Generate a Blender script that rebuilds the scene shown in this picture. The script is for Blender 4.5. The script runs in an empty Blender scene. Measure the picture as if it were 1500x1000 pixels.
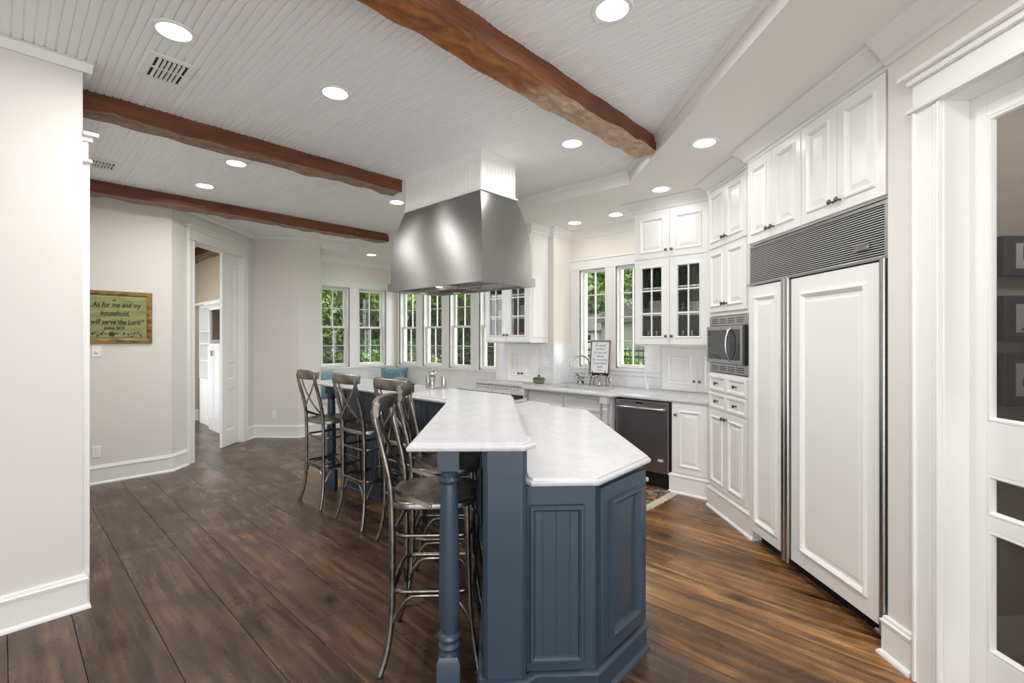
import bpy, bmesh, math, random
from math import sin, cos, pi, radians, sqrt
from mathutils import Vector, Matrix
random.seed(7)
SC = bpy.context.scene
COL = SC.collection
S2 = sqrt(.5)

# ------------------------------------------------------------------ camera, world, exposure
cam_d = bpy.data.cameras.new('camera'); cam = bpy.data.objects.new('camera', cam_d); COL.objects.link(cam)
cam.location = (0, 0, 1.51)
cam.rotation_euler = (radians(90), 0, radians(42.9 - 90))
cam_d.sensor_width = 36; cam_d.lens = 36 * 695 / 1500; cam_d.shift_y = -5 / 1500; cam_d.clip_start = .05
SC.camera = cam
SC.view_settings.view_transform = 'Standard'; SC.view_settings.look = 'None'
SC.view_settings.gamma = 1; SC.view_settings.exposure = 0.52
SC.view_settings.use_curve_mapping = False
SC.cycles.use_denoising = True
SC.cycles.max_bounces = 10; SC.cycles.diffuse_bounces = 6; SC.cycles.glossy_bounces = 4
SC.cycles.transparent_max_bounces = 16; SC.cycles.caustics_reflective = False; SC.cycles.caustics_refractive = False
SC.cycles.sample_clamp_indirect = 6
W = bpy.data.worlds.new('world'); SC.world = W; W.use_nodes = True
bg = W.node_tree.nodes['Background']; bg.inputs[0].default_value = (.97, .985, 1, 1); bg.inputs[1].default_value = 3.8
LAMP_STRENGTH = 5
LAMP_POWER = 9.5
SOFFIT_POWER = 1.1

# ------------------------------------------------------------------ helpers
class MB:
    def __init__(s): s.v = []; s.f = []; s.m = []; s.mi = 0
    def add(s, vs, fs):
        o = len(s.v); s.v += [tuple(p) for p in vs]
        for f in fs: s.f.append([o + i for i in f]); s.m.append(s.mi)
        return s
    def box(s, x0, x1, y0, y1, z0, z1):
        return s.add([(x0,y0,z0),(x1,y0,z0),(x1,y1,z0),(x0,y1,z0),(x0,y0,z1),(x1,y0,z1),(x1,y1,z1),(x0,y1,z1)],
              [(0,3,2,1),(4,5,6,7),(0,1,5,4),(1,2,6,5),(2,3,7,6),(3,0,4,7)])
    def prism(s, poly, prof):                       # prof: list of (inset, z)
        n = len(poly); vs = []; fs = []
        for (ins, z) in prof: vs += [(p[0], p[1], z) for p in offset(poly, ins)]
        for k in range(len(prof) - 1):
            for i in range(n):
                j = (i + 1) % n; fs.append((k*n+i, k*n+j, (k+1)*n+j, (k+1)*n+i))
        fs.append(tuple(range(n))[::-1]); fs.append(tuple(range((len(prof)-1)*n, len(prof)*n)))
        return s.add(vs, fs)
    def relief(s, x0, x1, z0, z1, loops, cap=True):  # nested rectangles (inset, y)
        vs = []; fs = []
        for (i, y) in loops: vs += [(x0+i,y,z0+i),(x1-i,y,z0+i),(x1-i,y,z1-i),(x0+i,y,z1-i)]
        L = len(loops)
        for k in range(L - 1 if cap else L):
            a = 4*k; b = 4*((k+1) % L)
            for i in range(4):
                j = (i+1) % 4; fs.append((a+i, a+j, b+j, b+i))
        if cap: fs.append((3,2,1,0)); fs.append((4*L-4,4*L-3,4*L-2,4*L-1))
        return s.add(vs, fs)
    def tube(s, pts, r, n=8, cap=True, closed=False, sy=1.0):
        pts = [Vector(p) for p in pts]; N = len(pts); vs = []; fs = []; up = None
        rr = r if isinstance(r, (list, tuple)) else [r]*N
        for i, p in enumerate(pts):
            a = pts[(i-1) % N] if (closed or i) else p
            b = pts[(i+1) % N] if (closed or i < N-1) else p
            t = (b - a).normalized()
            if up is None:
                up = Vector((0,0,1)) if abs(t.z) < .9 else Vector((1,0,0))
            u = (up - t * up.dot(t)).normalized(); w = t.cross(u); up = u
            for k in range(n):
                an = 2*pi*k/n; vs.append(p + u*cos(an)*rr[i] + w*sin(an)*rr[i]*sy)
        for i in range(N if closed else N-1):
            j = (i+1) % N
            for k in range(n): l = (k+1) % n; fs.append((i*n+k, i*n+l, j*n+l, j*n+k))
        if cap and not closed: fs.append(tuple(range(n))[::-1]); fs.append(tuple(range((N-1)*n, N*n)))
        return s.add(vs, fs)
    def ribbon(s, pts, w, t, nrm):                  # flat strip: width dir per point = nrm x tangent
        pts = [Vector(p) for p in pts]; N = len(pts); vs = []; fs = []
        for i, p in enumerate(pts):
            a = pts[max(i-1,0)]; b = pts[min(i+1,N-1)]; tg = (b-a).normalized()
            nn = Vector(nrm[i]) if isinstance(nrm, list) else Vector(nrm)
            nn = (nn - tg*nn.dot(tg)).normalized(); ww = tg.cross(nn)
            for (x, y) in ((-1,-1),(1,-1),(1,1),(-1,1)): vs.append(p + ww*x*w/2 + nn*y*t/2)
        for i in range(N-1):
            for k in range(4): l = (k+1) % 4; fs.append((i*4+k, i*4+l, i*4+4+l, i*4+4+k))
        fs.append((3,2,1,0)); fs.append((N*4-4,N*4-3,N*4-2,N*4-1))
        return s.add(vs, fs)
    def lathe(s, prof, c=(0,0,0), n=20, axis='z', M=None):
        vs = []; fs = []; P = len(prof)
        for (r, z) in prof:
            for k in range(n):
                a = 2*pi*k/n; x, y = r*cos(a), r*sin(a)
                q = {'z':(x,y,z), 'y':(x,z,y), 'x':(z,x,y)}[axis]
                vs.append((c[0]+q[0], c[1]+q[1], c[2]+q[2]))
        for i in range(P-1):
            for k in range(n): l = (k+1) % n; fs.append((i*n+k, i*n+l, (i+1)*n+l, (i+1)*n+k))
        fs.append(tuple(range(n))[::-1]); fs.append(tuple(range((P-1)*n, P*n)))
        return s.add(vs, fs)
    def sweep(s, path, prof, closed=False):         # path 2D, prof (offset to the left, z)
        n = len(prof); vs = []; fs = []; N = len(path)
        for (o, z) in prof: pass
        cols = [offset_line(path, o, closed) for (o, z) in prof]
        for i in range(N):
            for k in range(n): vs.append((cols[k][i][0], cols[k][i][1], prof[k][1]))
        for i in range(N if closed else N-1):
            j = (i+1) % N
            for k in range(n): l = (k+1) % n; fs.append((i*n+k, j*n+k, j*n+l, i*n+l))
        if not closed: fs.append(tuple(range(n))); fs.append(tuple(range((N-1)*n, N*n))[::-1])
        return s.add(vs, fs)
    def build(s, name, mat, parent=None, bevel=0, seg=2, smooth=False, loc=None, rz=0, auto=None):
        me = bpy.data.meshes.new(name); me.from_pydata(s.v, [], s.f)
        mats = mat if isinstance(mat, (list, tuple)) else [mat]
        for m in mats: me.materials.append(m)
        if len(mats) > 1: me.polygons.foreach_set('material_index', s.m)
        bm = bmesh.new(); bm.from_mesh(me); bmesh.ops.recalc_face_normals(bm, faces=bm.faces); bm.to_mesh(me); bm.free()
        if smooth or bevel:
            me.polygons.foreach_set('use_smooth', [True]*len(me.polygons))
            me.set_sharp_from_angle(angle=radians(auto or 38))
        o = bpy.data.objects.new(name, me); COL.objects.link(o)
        if parent: o.parent = parent
        if loc: o.location = loc
        if rz: o.rotation_euler = (0,0,rz)
        if bevel:
            b = o.modifiers.new('bevel','BEVEL'); b.width = bevel; b.segments = seg; b.limit_method = 'ANGLE'; b.angle_limit = radians(40)
            b.harden_normals = False
        return o

def offset_line(path, d, closed=False):             # miter offset to the left by d
    N = len(path); out = []
    for i in range(N):
        p = Vector(path[i][:2])
        a = Vector(path[(i-1) % N][:2]) if (closed or i) else None
        b = Vector(path[(i+1) % N][:2]) if (closed or i < N-1) else None
        d1 = (p-a).normalized() if a is not None else None
        d2 = (b-p).normalized() if b is not None else None
        if d1 is None: d1 = d2
        if d2 is None: d2 = d1
        n1 = Vector((-d1.y, d1.x)); n2 = Vector((-d2.y, d2.x))
        m = (n1+n2); m = m / max(m.length_squared/2, .2) if m.length > 1e-6 else n1
        out.append((p.x + m.x*d, p.y + m.y*d))
    return out
def offset(poly, ins):                              # inward for counter-clockwise polygons
    if not ins: return [(p[0],p[1]) for p in poly]
    A = sum(poly[i][0]*poly[(i+1)%len(poly)][1] - poly[(i+1)%len(poly)][0]*poly[i][1] for i in range(len(poly)))
    return offset_line(poly, ins if A > 0 else -ins, True)

def tag(o, label=None, cat=None, group=None, kind=None):
    if label: o['label'] = label
    if cat: o['category'] = cat
    if group: o['group'] = group
    if kind: o['kind'] = kind
    return o
def thing(name, label, cat, loc=(0,0,0), rz=0, group=None, kind=None):
    o = bpy.data.objects.new(name, None); COL.objects.link(o); o.empty_display_size = .1
    o.location = loc; o.rotation_euler = (0,0,rz); tag(o, label, cat, group, kind); return o
def struct(mb, name, mat, **k):
    return tag(mb.build(name, mat, **k), kind='structure')
def box(x0,x1,y0,y1,z0,z1): return MB().box(x0,x1,y0,y1,z0,z1)
def copy_tree(o, parent=None):
    c = o.copy(); COL.objects.link(c)
    if parent: c.parent = parent
    for ch in [x for x in bpy.data.objects if x.parent == o]: copy_tree(ch, c)
    return c
def ct(c, t): return (S2*(c+t), S2*(t-c))           # pantry-side diagonal frame -> world
R_C, R_S, R_D = radians(-135), radians(-90), radians(-45)
def arc(cx, cy, r, a0, a1, n): return [(cx+r*cos(radians(a0+(a1-a0)*i/n)), cy+r*sin(radians(a0+(a1-a0)*i/n))) for i in range(n+1)]

# ------------------------------------------------------------------ materials
def mat(name, col, rough=.5, metal=0, spec=.5, **k):
    m = bpy.data.materials.new(name); m.use_nodes = True
    b = m.node_tree.nodes['Principled BSDF']
    b.inputs['Base Color'].default_value = (*col, 1); b.inputs['Roughness'].default_value = rough
    b.inputs['Metallic'].default_value = metal; b.inputs['Specular IOR Level'].default_value = spec
    for a, v in k.items(): b.inputs[a.replace('_',' ')].default_value = v
    return m
def nodes(m): return m.node_tree.nodes, m.node_tree.links, m.node_tree.nodes['Principled BSDF']
def srgb(r, g, b):
    f = lambda c: (c/255/12.92) if c <= 10 else ((c/255+.055)/1.055)**2.4
    return (f(r), f(g), f(b))
def coords(m, scale=(1,1,1), kind='Object'):
    N, L, b = nodes(m); tc = N.new('ShaderNodeTexCoord'); mp = N.new('ShaderNodeMapping')
    mp.inputs['Scale'].default_value = scale; L.new(tc.outputs[kind], mp.inputs['Vector']); return mp.outputs[0]
def noise(m, vec, scale, detail=3, rough=.5, dist=0):
    N, L, b = nodes(m); n = N.new('ShaderNodeTexNoise'); n.inputs['Scale'].default_value = scale
    n.inputs['Detail'].default_value = detail; n.inputs['Roughness'].default_value = rough; n.inputs['Distortion'].default_value = dist
    L.new(vec, n.inputs['Vector']); return n.outputs['Fac']
def ramp(m, fac, stops):
    N, L, b = nodes(m); r = N.new('ShaderNodeValToRGB'); e = r.color_ramp.elements
    while len(e) < len(stops): e.new(.5)
    for i, (p, c) in enumerate(stops): e[i].position = p; e[i].color = (*c, 1)
    L.new(fac, r.inputs[0]); return r.outputs[0]
def mixc(m, fac, a, b_, mode='MIX'):
    N, L, b = nodes(m); x = N.new('ShaderNodeMix'); x.data_type = 'RGBA'; x.blend_type = mode
    for sock, v in ((x.inputs[0], fac), (x.inputs[6], a), (x.inputs[7], b_)):
        if hasattr(v, 'is_linked'): L.new(v, sock)
        elif isinstance(v, (int, float)): sock.default_value = v
        else: sock.default_value = (*v, 1)
    return x.outputs[2]
def bump(m, h, strength=.2, dist=.01):
    N, L, b = nodes(m); n = N.new('ShaderNodeBump'); n.inputs['Strength'].default_value = strength
    n.inputs['Distance'].default_value = dist; L.new(h, n.inputs['Height']); L.new(n.outputs[0], b.inputs['Normal'])

def painted(name, col, rough=.45, tex=.06, sc=90):
    m = mat(name, col, rough); v = coords(m)
    f = noise(m, v, 1.3, 2); N, L, b = nodes(m)
    L.new(mixc(m, f, [c*.985 for c in col], col), b.inputs['Base Color'])
    bump(m, noise(m, v, sc, 2), tex, .002); return m
M = {}
M['wall'] = painted('wall paint greige', srgb(230,228,224), .7, .15, 160)
M['wall_cream'] = painted('wall paint cream', srgb(236,231,221), .7, .15, 160)
M['wall_tan'] = painted('wall paint tan', srgb(196,180,160), .7, .15, 160)
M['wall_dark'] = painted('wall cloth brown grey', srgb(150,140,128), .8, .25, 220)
M['white'] = painted('white trim paint', srgb(242,242,240), .32, .02)
M['cab'] = painted('white cabinet paint', srgb(243,243,241), .3, .03)
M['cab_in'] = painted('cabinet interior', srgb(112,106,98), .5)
M['ceil'] = painted('ceiling bead board paint', srgb(250,251,252), .5, .03)
M['soffit'] = painted('soffit paint', srgb(240,239,236), .75, .12, 160)
M['greycab'] = painted('pale grey cabinet paint', srgb(222,222,224), .35, .03)
M['blue'] = painted('slate blue cabinet paint', srgb(56,70,86), .32, .12, 260)
M['black'] = mat('black plastic', (.01,.01,.012), .4)
M['dark'] = mat('dark cavity', (.02,.02,.02), .8)
M['pewter'] = mat('aged pewter', (.16,.14,.12), .32, 1)
M['nickel'] = mat('brushed nickel', (.55,.53,.50), .25, 1)
M['grille'] = mat('pale satin grille metal', (.75,.75,.72), .35, .0)
M['chrome'] = mat('chrome', (.75,.75,.76), .1, 1)
M['knobwhite'] = mat('ivory knob', (.6,.57,.5), .3)
M['paper'] = mat('white paper', (.8,.8,.8), .7)
M['ink'] = mat('navy ink', srgb(48,48,92), .7)
M['blackpaint'] = mat('black lettering paint', srgb(38,34,26), .7)
M['plate'] = mat('white china', (.75,.75,.74), .15)
M['plastic'] = mat('white plastic', (.9,.91,.94), .35)

def steel(name, col, rough, aniso=.0, rot=0):
    m = mat(name, col, rough, 1); v = coords(m, (1,1,260)); f = noise(m, v, 3, 2)
    N, L, b = nodes(m)
    L.new(mixc(m, f, [c*.88 for c in col], col), b.inputs['Base Color'])
    b.inputs['Anisotropic'].default_value = aniso; b.inputs['Anisotropic Rotation'].default_value = rot
    if aniso:
        t = N.new('ShaderNodeTangent'); t.direction_type = 'RADIAL'; t.axis = 'Z'; L.new(t.outputs[0], b.inputs['Tangent'])
    return m
M['steel'] = steel('brushed stainless steel', (.38,.375,.368), .34, .94, .25)
M['steel_dark'] = steel('dark stainless steel', (.45,.44,.44), .32, .6, .25)
M['steel_plain'] = steel('stainless trim', (.5,.5,.49), .28)
m = M['gunmetal'] = mat('gunmetal stool metal', (.2,.18,.16), .34, 1)
v = coords(m); f = noise(m, v, 9, 4, .6); N, L, b = nodes(m)
L.new(ramp(m, f, [(.3,(.14,.127,.115)),(.62,(.33,.30,.265))]), b.inputs['Base Color'])
L.new(ramp(m, noise(m, v, 25, 3), [(.3,(.26,)*3),(.7,(.42,)*3)]), b.inputs['Roughness'])
# marble
def marble(name, base, vein, amt, sc=1.6):
    m = mat(name, base, .22); v = coords(m, (1,1.6,1)); N, L, b = nodes(m)
    w = noise(m, v, sc, 6, .62, 1.6); c = ramp(m, w, [(.44,base),(.497,vein),(.55,base)])
    w2 = noise(m, v, sc*.7, 4, .5, .6); c2 = ramp(m, w2, [(.35,[x*.97 for x in base]),(.65,base)])
    L.new(mixc(m, amt, c2, c), b.inputs['Base Color']); return m
M['marble'] = marble('white marble counter', srgb(208,208,211), srgb(180,180,185), .25)
M['marble_splash'] = marble('marble backsplash', srgb(238,238,240), srgb(208,210,216), .3, 1.6)
# beam wood : smooth stained side, hewn pale underside share one wood with different stain
def wood(name, a, b_, c, scale, rough=.5, bs=.3, bd=.01, hew=0):
    m = mat(name, a, rough); v = coords(m, scale); N, L, b = nodes(m)
    f = noise(m, v, 4, 6, .6, .8); v2 = coords(m, (1,3,3)); g = noise(m, v2, 2.2, 4, .6)
    col = ramp(m, f, [(.3,a),(.5,b_),(.7,c)])
    col = mixc(m, ramp(m, g, [(.35,(0,0,0)),(.7,(.6,.6,.6))]), col, [x*.5 for x in a])
    L.new(col, b.inputs['Base Color']); bump(m, f, bs, bd); return m
M['beam'] = wood('reddish stained beam wood', srgb(92,50,25), srgb(120,67,34), srgb(138,82,44), (.5,6,14), .5, .4)
M['beam_hewn'] = wood('hewn weathered beam underside', srgb(150,122,98), srgb(182,154,128), srgb(204,178,152), (3,7,7), .75, 1.0, .03)
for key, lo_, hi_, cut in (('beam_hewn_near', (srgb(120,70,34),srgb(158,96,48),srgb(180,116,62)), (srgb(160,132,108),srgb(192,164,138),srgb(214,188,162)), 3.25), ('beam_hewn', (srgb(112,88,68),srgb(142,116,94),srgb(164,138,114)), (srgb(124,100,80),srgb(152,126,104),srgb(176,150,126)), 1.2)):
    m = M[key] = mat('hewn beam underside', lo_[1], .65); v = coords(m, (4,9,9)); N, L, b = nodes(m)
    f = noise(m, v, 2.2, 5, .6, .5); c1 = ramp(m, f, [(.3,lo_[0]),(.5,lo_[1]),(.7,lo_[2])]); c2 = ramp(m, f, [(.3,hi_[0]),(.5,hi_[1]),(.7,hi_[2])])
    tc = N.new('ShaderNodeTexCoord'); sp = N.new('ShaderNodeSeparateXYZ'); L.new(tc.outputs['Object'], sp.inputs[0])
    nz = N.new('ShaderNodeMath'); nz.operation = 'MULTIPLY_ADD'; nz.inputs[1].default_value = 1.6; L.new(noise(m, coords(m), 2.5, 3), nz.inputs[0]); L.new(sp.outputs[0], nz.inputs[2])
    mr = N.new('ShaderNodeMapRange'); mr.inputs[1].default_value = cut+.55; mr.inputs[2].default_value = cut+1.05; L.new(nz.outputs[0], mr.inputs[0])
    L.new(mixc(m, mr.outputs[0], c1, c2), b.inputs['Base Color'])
    vo = N.new('ShaderNodeTexVoronoi'); vo.feature = 'SMOOTH_F1'; vo.inputs['Scale'].default_value = 3.2; vo.inputs['Smoothness'].default_value = .25; L.new(coords(m, (4,6,6)), vo.inputs['Vector'])
    bump(m, vo.outputs['Distance'], .9, .022)
M['dark_wood_frame'] = wood('dark walnut frame', srgb(70,50,34), srgb(92,66,44), srgb(110,82,56), (6,1,6), .5)
m = M['goldframe'] = mat('antique gold brown frame', srgb(130,98,40), .45)
v = coords(m, (3,3,14)); N, L, b = nodes(m)
L.new(ramp(m, noise(m, v, 3, 4), [(.35,srgb(84,62,34)),(.5,srgb(140,108,44)),(.68,srgb(176,140,60))]), b.inputs['Base Color'])
m = M['signgreen'] = mat('sage painted board', srgb(140,144,92), .6)
v = coords(m, (2,2,9)); N, L, b = nodes(m)
L.new(ramp(m, noise(m, v, 3, 4), [(.3,srgb(122,124,76)),(.6,srgb(152,156,104))]), b.inputs['Base Color'])
# floor
m = M['floor'] = mat('dark stained pine planks', (.05,.03,.02), .3)
N, L, b = nodes(m)
at = N.new('ShaderNodeAttribute'); at.attribute_name = 'plank'
sep = N.new('ShaderNodeSeparateColor'); L.new(at.outputs['Color'], sep.inputs[0])
tc = N.new('ShaderNodeTexCoord'); mp = N.new('ShaderNodeMapping'); mp.inputs['Scale'].default_value = (7,.55,1)
cmb = N.new('ShaderNodeCombineXYZ'); ml = N.new('ShaderNodeMath'); ml.operation = 'MULTIPLY'; ml.inputs[1].default_value = 37
L.new(sep.outputs[0], ml.inputs[0]); L.new(ml.outputs[0], cmb.inputs[2]); L.new(ml.outputs[0], cmb.inputs[1])
ad = N.new('ShaderNodeVectorMath'); ad.operation = 'ADD'; L.new(tc.outputs['Object'], mp.inputs[0]); L.new(mp.outputs[0], ad.inputs[0]); L.new(cmb.outputs[0], ad.inputs[1])
ad2 = N.new('ShaderNodeVectorMath'); ad2.operation = 'ADD'; L.new(tc.outputs['Object'], ad2.inputs[0]); L.new(cmb.outputs[0], ad2.inputs[1])
g1 = noise(m, ad.outputs[0], 3.2, 7, .62, .5)
g2 = noise(m, ad2.outputs[0], 2.1, 4, .6, .9)
vo = N.new('ShaderNodeTexVoronoi'); vo.inputs['Scale'].default_value = 1.9; vo.distance = 'EUCLIDEAN'
mv = N.new('ShaderNodeMapping'); mv.inputs['Scale'].default_value = (1.7,.9,1); L.new(ad2.outputs[0], mv.inputs[0]); L.new(mv.outputs[0], vo.inputs['Vector'])
knot = ramp(m, vo.outputs['Distance'], [(.02,(1,1,1)),(.13,(.35,.35,.35)),(.26,(0,0,0))])
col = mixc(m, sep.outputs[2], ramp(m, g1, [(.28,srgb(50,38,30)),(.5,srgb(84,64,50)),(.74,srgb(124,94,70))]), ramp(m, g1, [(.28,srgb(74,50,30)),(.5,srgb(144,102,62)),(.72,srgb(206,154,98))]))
blot = ramp(m, g2, [(.38,(0,0,0)),(.66,(1,1,1))])
col = mixc(m, blot, col, mixc(m, .45, col, srgb(34,23,17)))
col = mixc(m, knot, col, srgb(26,17,12))
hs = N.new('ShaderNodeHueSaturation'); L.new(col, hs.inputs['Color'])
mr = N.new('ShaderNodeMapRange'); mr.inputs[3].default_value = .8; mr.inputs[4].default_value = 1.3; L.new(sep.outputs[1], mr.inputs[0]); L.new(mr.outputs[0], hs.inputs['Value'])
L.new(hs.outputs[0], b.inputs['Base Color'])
L.new(ramp(m, g2, [(.3,(.2,)*3),(.7,(.36,)*3)]), b.inputs['Roughness'])
bump(m, g1, .12, .004); b.inputs['Specular IOR Level'].default_value = .4
# glass
def glass(name, tint=(1,1,1), refl=1.0, dark=0, darkcol=(.05,.05,.05)):
    m = bpy.data.materials.new(name); m.use_nodes = True; N = m.node_tree.nodes; L = m.node_tree.links
    N.clear(); out = N.new('ShaderNodeOutputMaterial'); tr = N.new('ShaderNodeBsdfTransparent'); tr.inputs[0].default_value = (*tint,1)
    gl = N.new('ShaderNodeBsdfGlossy'); gl.inputs['Roughness'].default_value = .02
    fr = N.new('ShaderNodeLayerWeight'); fr.inputs[0].default_value = .5
    pw = N.new('ShaderNodeMath'); pw.operation = 'POWER'; pw.inputs[1].default_value = 5; L.new(fr.outputs['Facing'], pw.inputs[0])
    mu = N.new('ShaderNodeMath'); mu.operation = 'MULTIPLY_ADD'; mu.inputs[1].default_value = .9*min(refl,1); mu.inputs[2].default_value = .035*refl; L.new(pw.outputs[0], mu.inputs[0])
    mx = N.new('ShaderNodeMixShader'); L.new(mu.outputs[0], mx.inputs[0]); L.new(tr.outputs[0], mx.inputs[1]); L.new(gl.outputs[0], mx.inputs[2])
    last = mx
    if dark:
        df = N.new('ShaderNodeBsdfDiffuse'); df.inputs[0].default_value = (*darkcol,1); m2 = N.new('ShaderNodeMixShader'); m2.inputs[0].default_value = dark
        L.new(mx.outputs[0], m2.inputs[1]); L.new(df.outputs[0], m2.inputs[2]); last = m2
    L.new(last.outputs[0], out.inputs[0]); return m
M['glass'] = glass('window glass'); M['cabglass'] = glass('cabinet door glass', (.93,.95,.94), 1.2)
M['greenglass'] = glass('green stemware glass', (.35,.62,.48), 1.6, .12, (.1,.3,.2)); M['clearglass'] = glass('clear drinking glass', (.78,.84,.84), 2.2, .05, (.5,.5,.5))
M['screen'] = glass('fine insect screen mesh', (1,1,1), .2, .36, (.07,.068,.065))
M['ovenglass'] = mat('dark microwave glass', (.035,.035,.04), .06)
M['tvglass'] = mat('television glass', (.42,.42,.42), .03, 1)
def emit(name, col, st):
    m = bpy.data.materials.new(name); m.use_nodes = True; N = m.node_tree.nodes; L = m.node_tree.links; N.clear()
    o = N.new('ShaderNodeOutputMaterial'); e = N.new('ShaderNodeEmission'); e.inputs[0].default_value = (*col,1); e.inputs[1].default_value = st
    L.new(e.outputs[0], o.inputs[0]); return m
M['lamp'] = emit('recessed lamp lens', (1,.97,.92), LAMP_STRENGTH)
M['hoodlamp'] = emit('hood halogen lens', (1,.9,.75), 4)
M['ledblue'] = mat('display window', (.01,.01,.02), .1)
def fabric(name, c1, c2, sc=60, rough=.9):
    m = mat(name, c1, rough, Sheen_Weight=.3); v = coords(m); N, L, b = nodes(m); f = noise(m, v, sc, 3)
    L.new(ramp(m, f, [(.35,c1),(.65,c2)]), b.inputs['Base Color']); bump(m, f, .2, .003); return m
M['teal'] = fabric('teal satin pillow', srgb(92,132,146), srgb(120,158,170), 14, .55)
M['fish'] = fabric('grey speckled fabric', srgb(110,112,114), srgb(214,214,212), 55)
M['lilac'] = fabric('pale grey seat cushion', srgb(186,188,198), srgb(204,206,214), 30)
M['fringe'] = fabric('cream rug fringe', srgb(196,184,160), srgb(224,214,192), 120)
m = M['rug'] = mat('persian rug pile', srgb(120,60,50), .95); v = coords(m); N, L, b = nodes(m)
vo = N.new('ShaderNodeTexVoronoi'); vo.inputs['Scale'].default_value = 26; L.new(v, vo.inputs['Vector'])
L.new(ramp(m, vo.outputs['Color'], [(.1,srgb(52,34,34)),(.35,srgb(120,62,52)),(.6,srgb(168,140,110)),(.85,srgb(84,80,90))]), b.inputs['Base Color'])
def leafmat(name, a, b_, c):
    m = mat(name, a, .6); v = coords(m); N, L, b = nodes(m)
    L.new(ramp(m, noise(m, v, 1.8, 5, .75), [(.3,a),(.5,b_),(.72,c)]), b.inputs['Base Color'])
    return m
M['leaf1'] = leafmat('leaves deep green', srgb(46,66,32), srgb(78,106,46), srgb(134,158,76))
M['leaf2'] = leafmat('leaves bright green', srgb(70,100,42), srgb(108,140,60), srgb(164,184,96))
M['bark'] = wood('tree bark', srgb(70,60,50), srgb(96,84,72), srgb(118,106,94), (8,8,1), .9)
M['lawn'] = leafmat('lawn grass', srgb(60,84,36), srgb(92,116,52), srgb(120,142,74))
M['iron'] = mat('black iron', (.015,.017,.016), .5)
M['roof'] = wood('grey shingle roof', srgb(92,90,88), srgb(110,108,104), srgb(126,124,120), (3,3,30), .9)
M['stucco'] = painted('garage siding', srgb(176,182,176), .8)
m = M['brick'] = mat('whitewashed brick', srgb(200,185,175), .8); v = coords(m); N, L, b = nodes(m)
bt = N.new('ShaderNodeTexBrick'); bt.inputs['Scale'].default_value = 9; bt.inputs['Color1'].default_value = (*srgb(150,110,98),1); bt.inputs['Color2'].default_value = (*srgb(225,218,212),1)
bt.inputs['Mortar'].default_value = (*srgb(235,232,228),1); sp = N.new('ShaderNodeSeparateXYZ'); L.new(v, sp.inputs[0]); cb = N.new('ShaderNodeCombineXYZ'); L.new(sp.outputs[1], cb.inputs[0]); L.new(sp.outputs[2], cb.inputs[1])
L.new(cb.outputs[0], bt.inputs['Vector']); L.new(bt.outputs[0], b.inputs['Base Color'])

# ------------------------------------------------------------------ SETTING: floor
ZC, ZS = 3.05, 2.92
fb = MB(); rnd = []
edges = [-3.1]
known = [.55, .86, 1.085, 1.39, 1.68]
x = .55
while x > -3.1: x -= random.choice((.24,.29,.31)); known.append(x)
x = 1.68
while x < 6.0: x += random.choice((.22,.26,.3,.31)); known.append(x)
known.sort(); gap = .0016
pr = random.Random(3)
for a, b_ in zip(known[:-1], known[1:]):
    y = -3.0 - pr.random()*2
    while y < 14:
        ln = pr.uniform(2.2, 4.2); y1 = min(y+ln, 14)
        y0c = max(y, -3.0)
        if y1 > y0c and not (a > 3.2 and False):
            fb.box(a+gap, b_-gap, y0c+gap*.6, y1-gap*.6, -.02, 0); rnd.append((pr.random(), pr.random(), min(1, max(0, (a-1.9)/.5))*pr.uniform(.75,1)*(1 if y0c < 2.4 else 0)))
        y = y1
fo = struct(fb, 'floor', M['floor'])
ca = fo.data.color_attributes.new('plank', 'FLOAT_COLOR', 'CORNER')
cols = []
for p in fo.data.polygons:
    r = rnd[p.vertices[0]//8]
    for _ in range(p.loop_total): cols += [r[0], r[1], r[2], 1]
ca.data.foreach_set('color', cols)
struct(box(-3.2, 6.2, -3.1, 14.1, -.1, -.0205), 'floor_subfloor', M['dark'])

# ------------------------------------------------------------------ ceiling: bead board, soffit
cb_ = MB(); prof = []; x = -3.2
while x < 4.2:
    prof += [(x, ZC), (x+.031, ZC), (x+.0335, ZC+.007), (x+.0375, ZC+.007), (x+.040, ZC)]; x += .041
n = len(prof)
cb_.add([(p[0], -3.0, p[1]) for p in prof] + [(p[0], 8.2, p[1]) for p in prof], [(i, i+1, n+i+1, n+i) for i in range(n-1)])
cb_.box(-3.2, 4.3, -3.0, 8.2, ZC+.02, ZC+.1)
struct(cb_, 'ceiling', M['ceil'])
DX = 1.74                                            # tray edge: x - y = DX
SX = 3.91
poly = [(-1.2, -1.2-DX), (SX, SX-DX), (SX, 7.28), (3.41, 7.28), (3.41, 8.2), (6.0, 8.2), (6.0, -2.94)]
struct(MB().prism(poly, [(0,ZS),(0,ZC+.12)]), 'ceiling_soffit', M['soffit'])
# small tray moulding on the soffit face and the far wall
tp = [(-1.2,-1.2-DX),(SX,SX-DX),(SX,7.28),(3.07,7.28),(2.6,7.75),(1.32,6.5)]
prf = [(.002,ZC-.045),(.012,ZC-.045),(.020,ZC-.02),(.030,ZC-.012),(.030,ZC-.001),(.002,ZC-.001)]
struct(MB().sweep(tp, prf), 'trim_1', M['white'])

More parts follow.
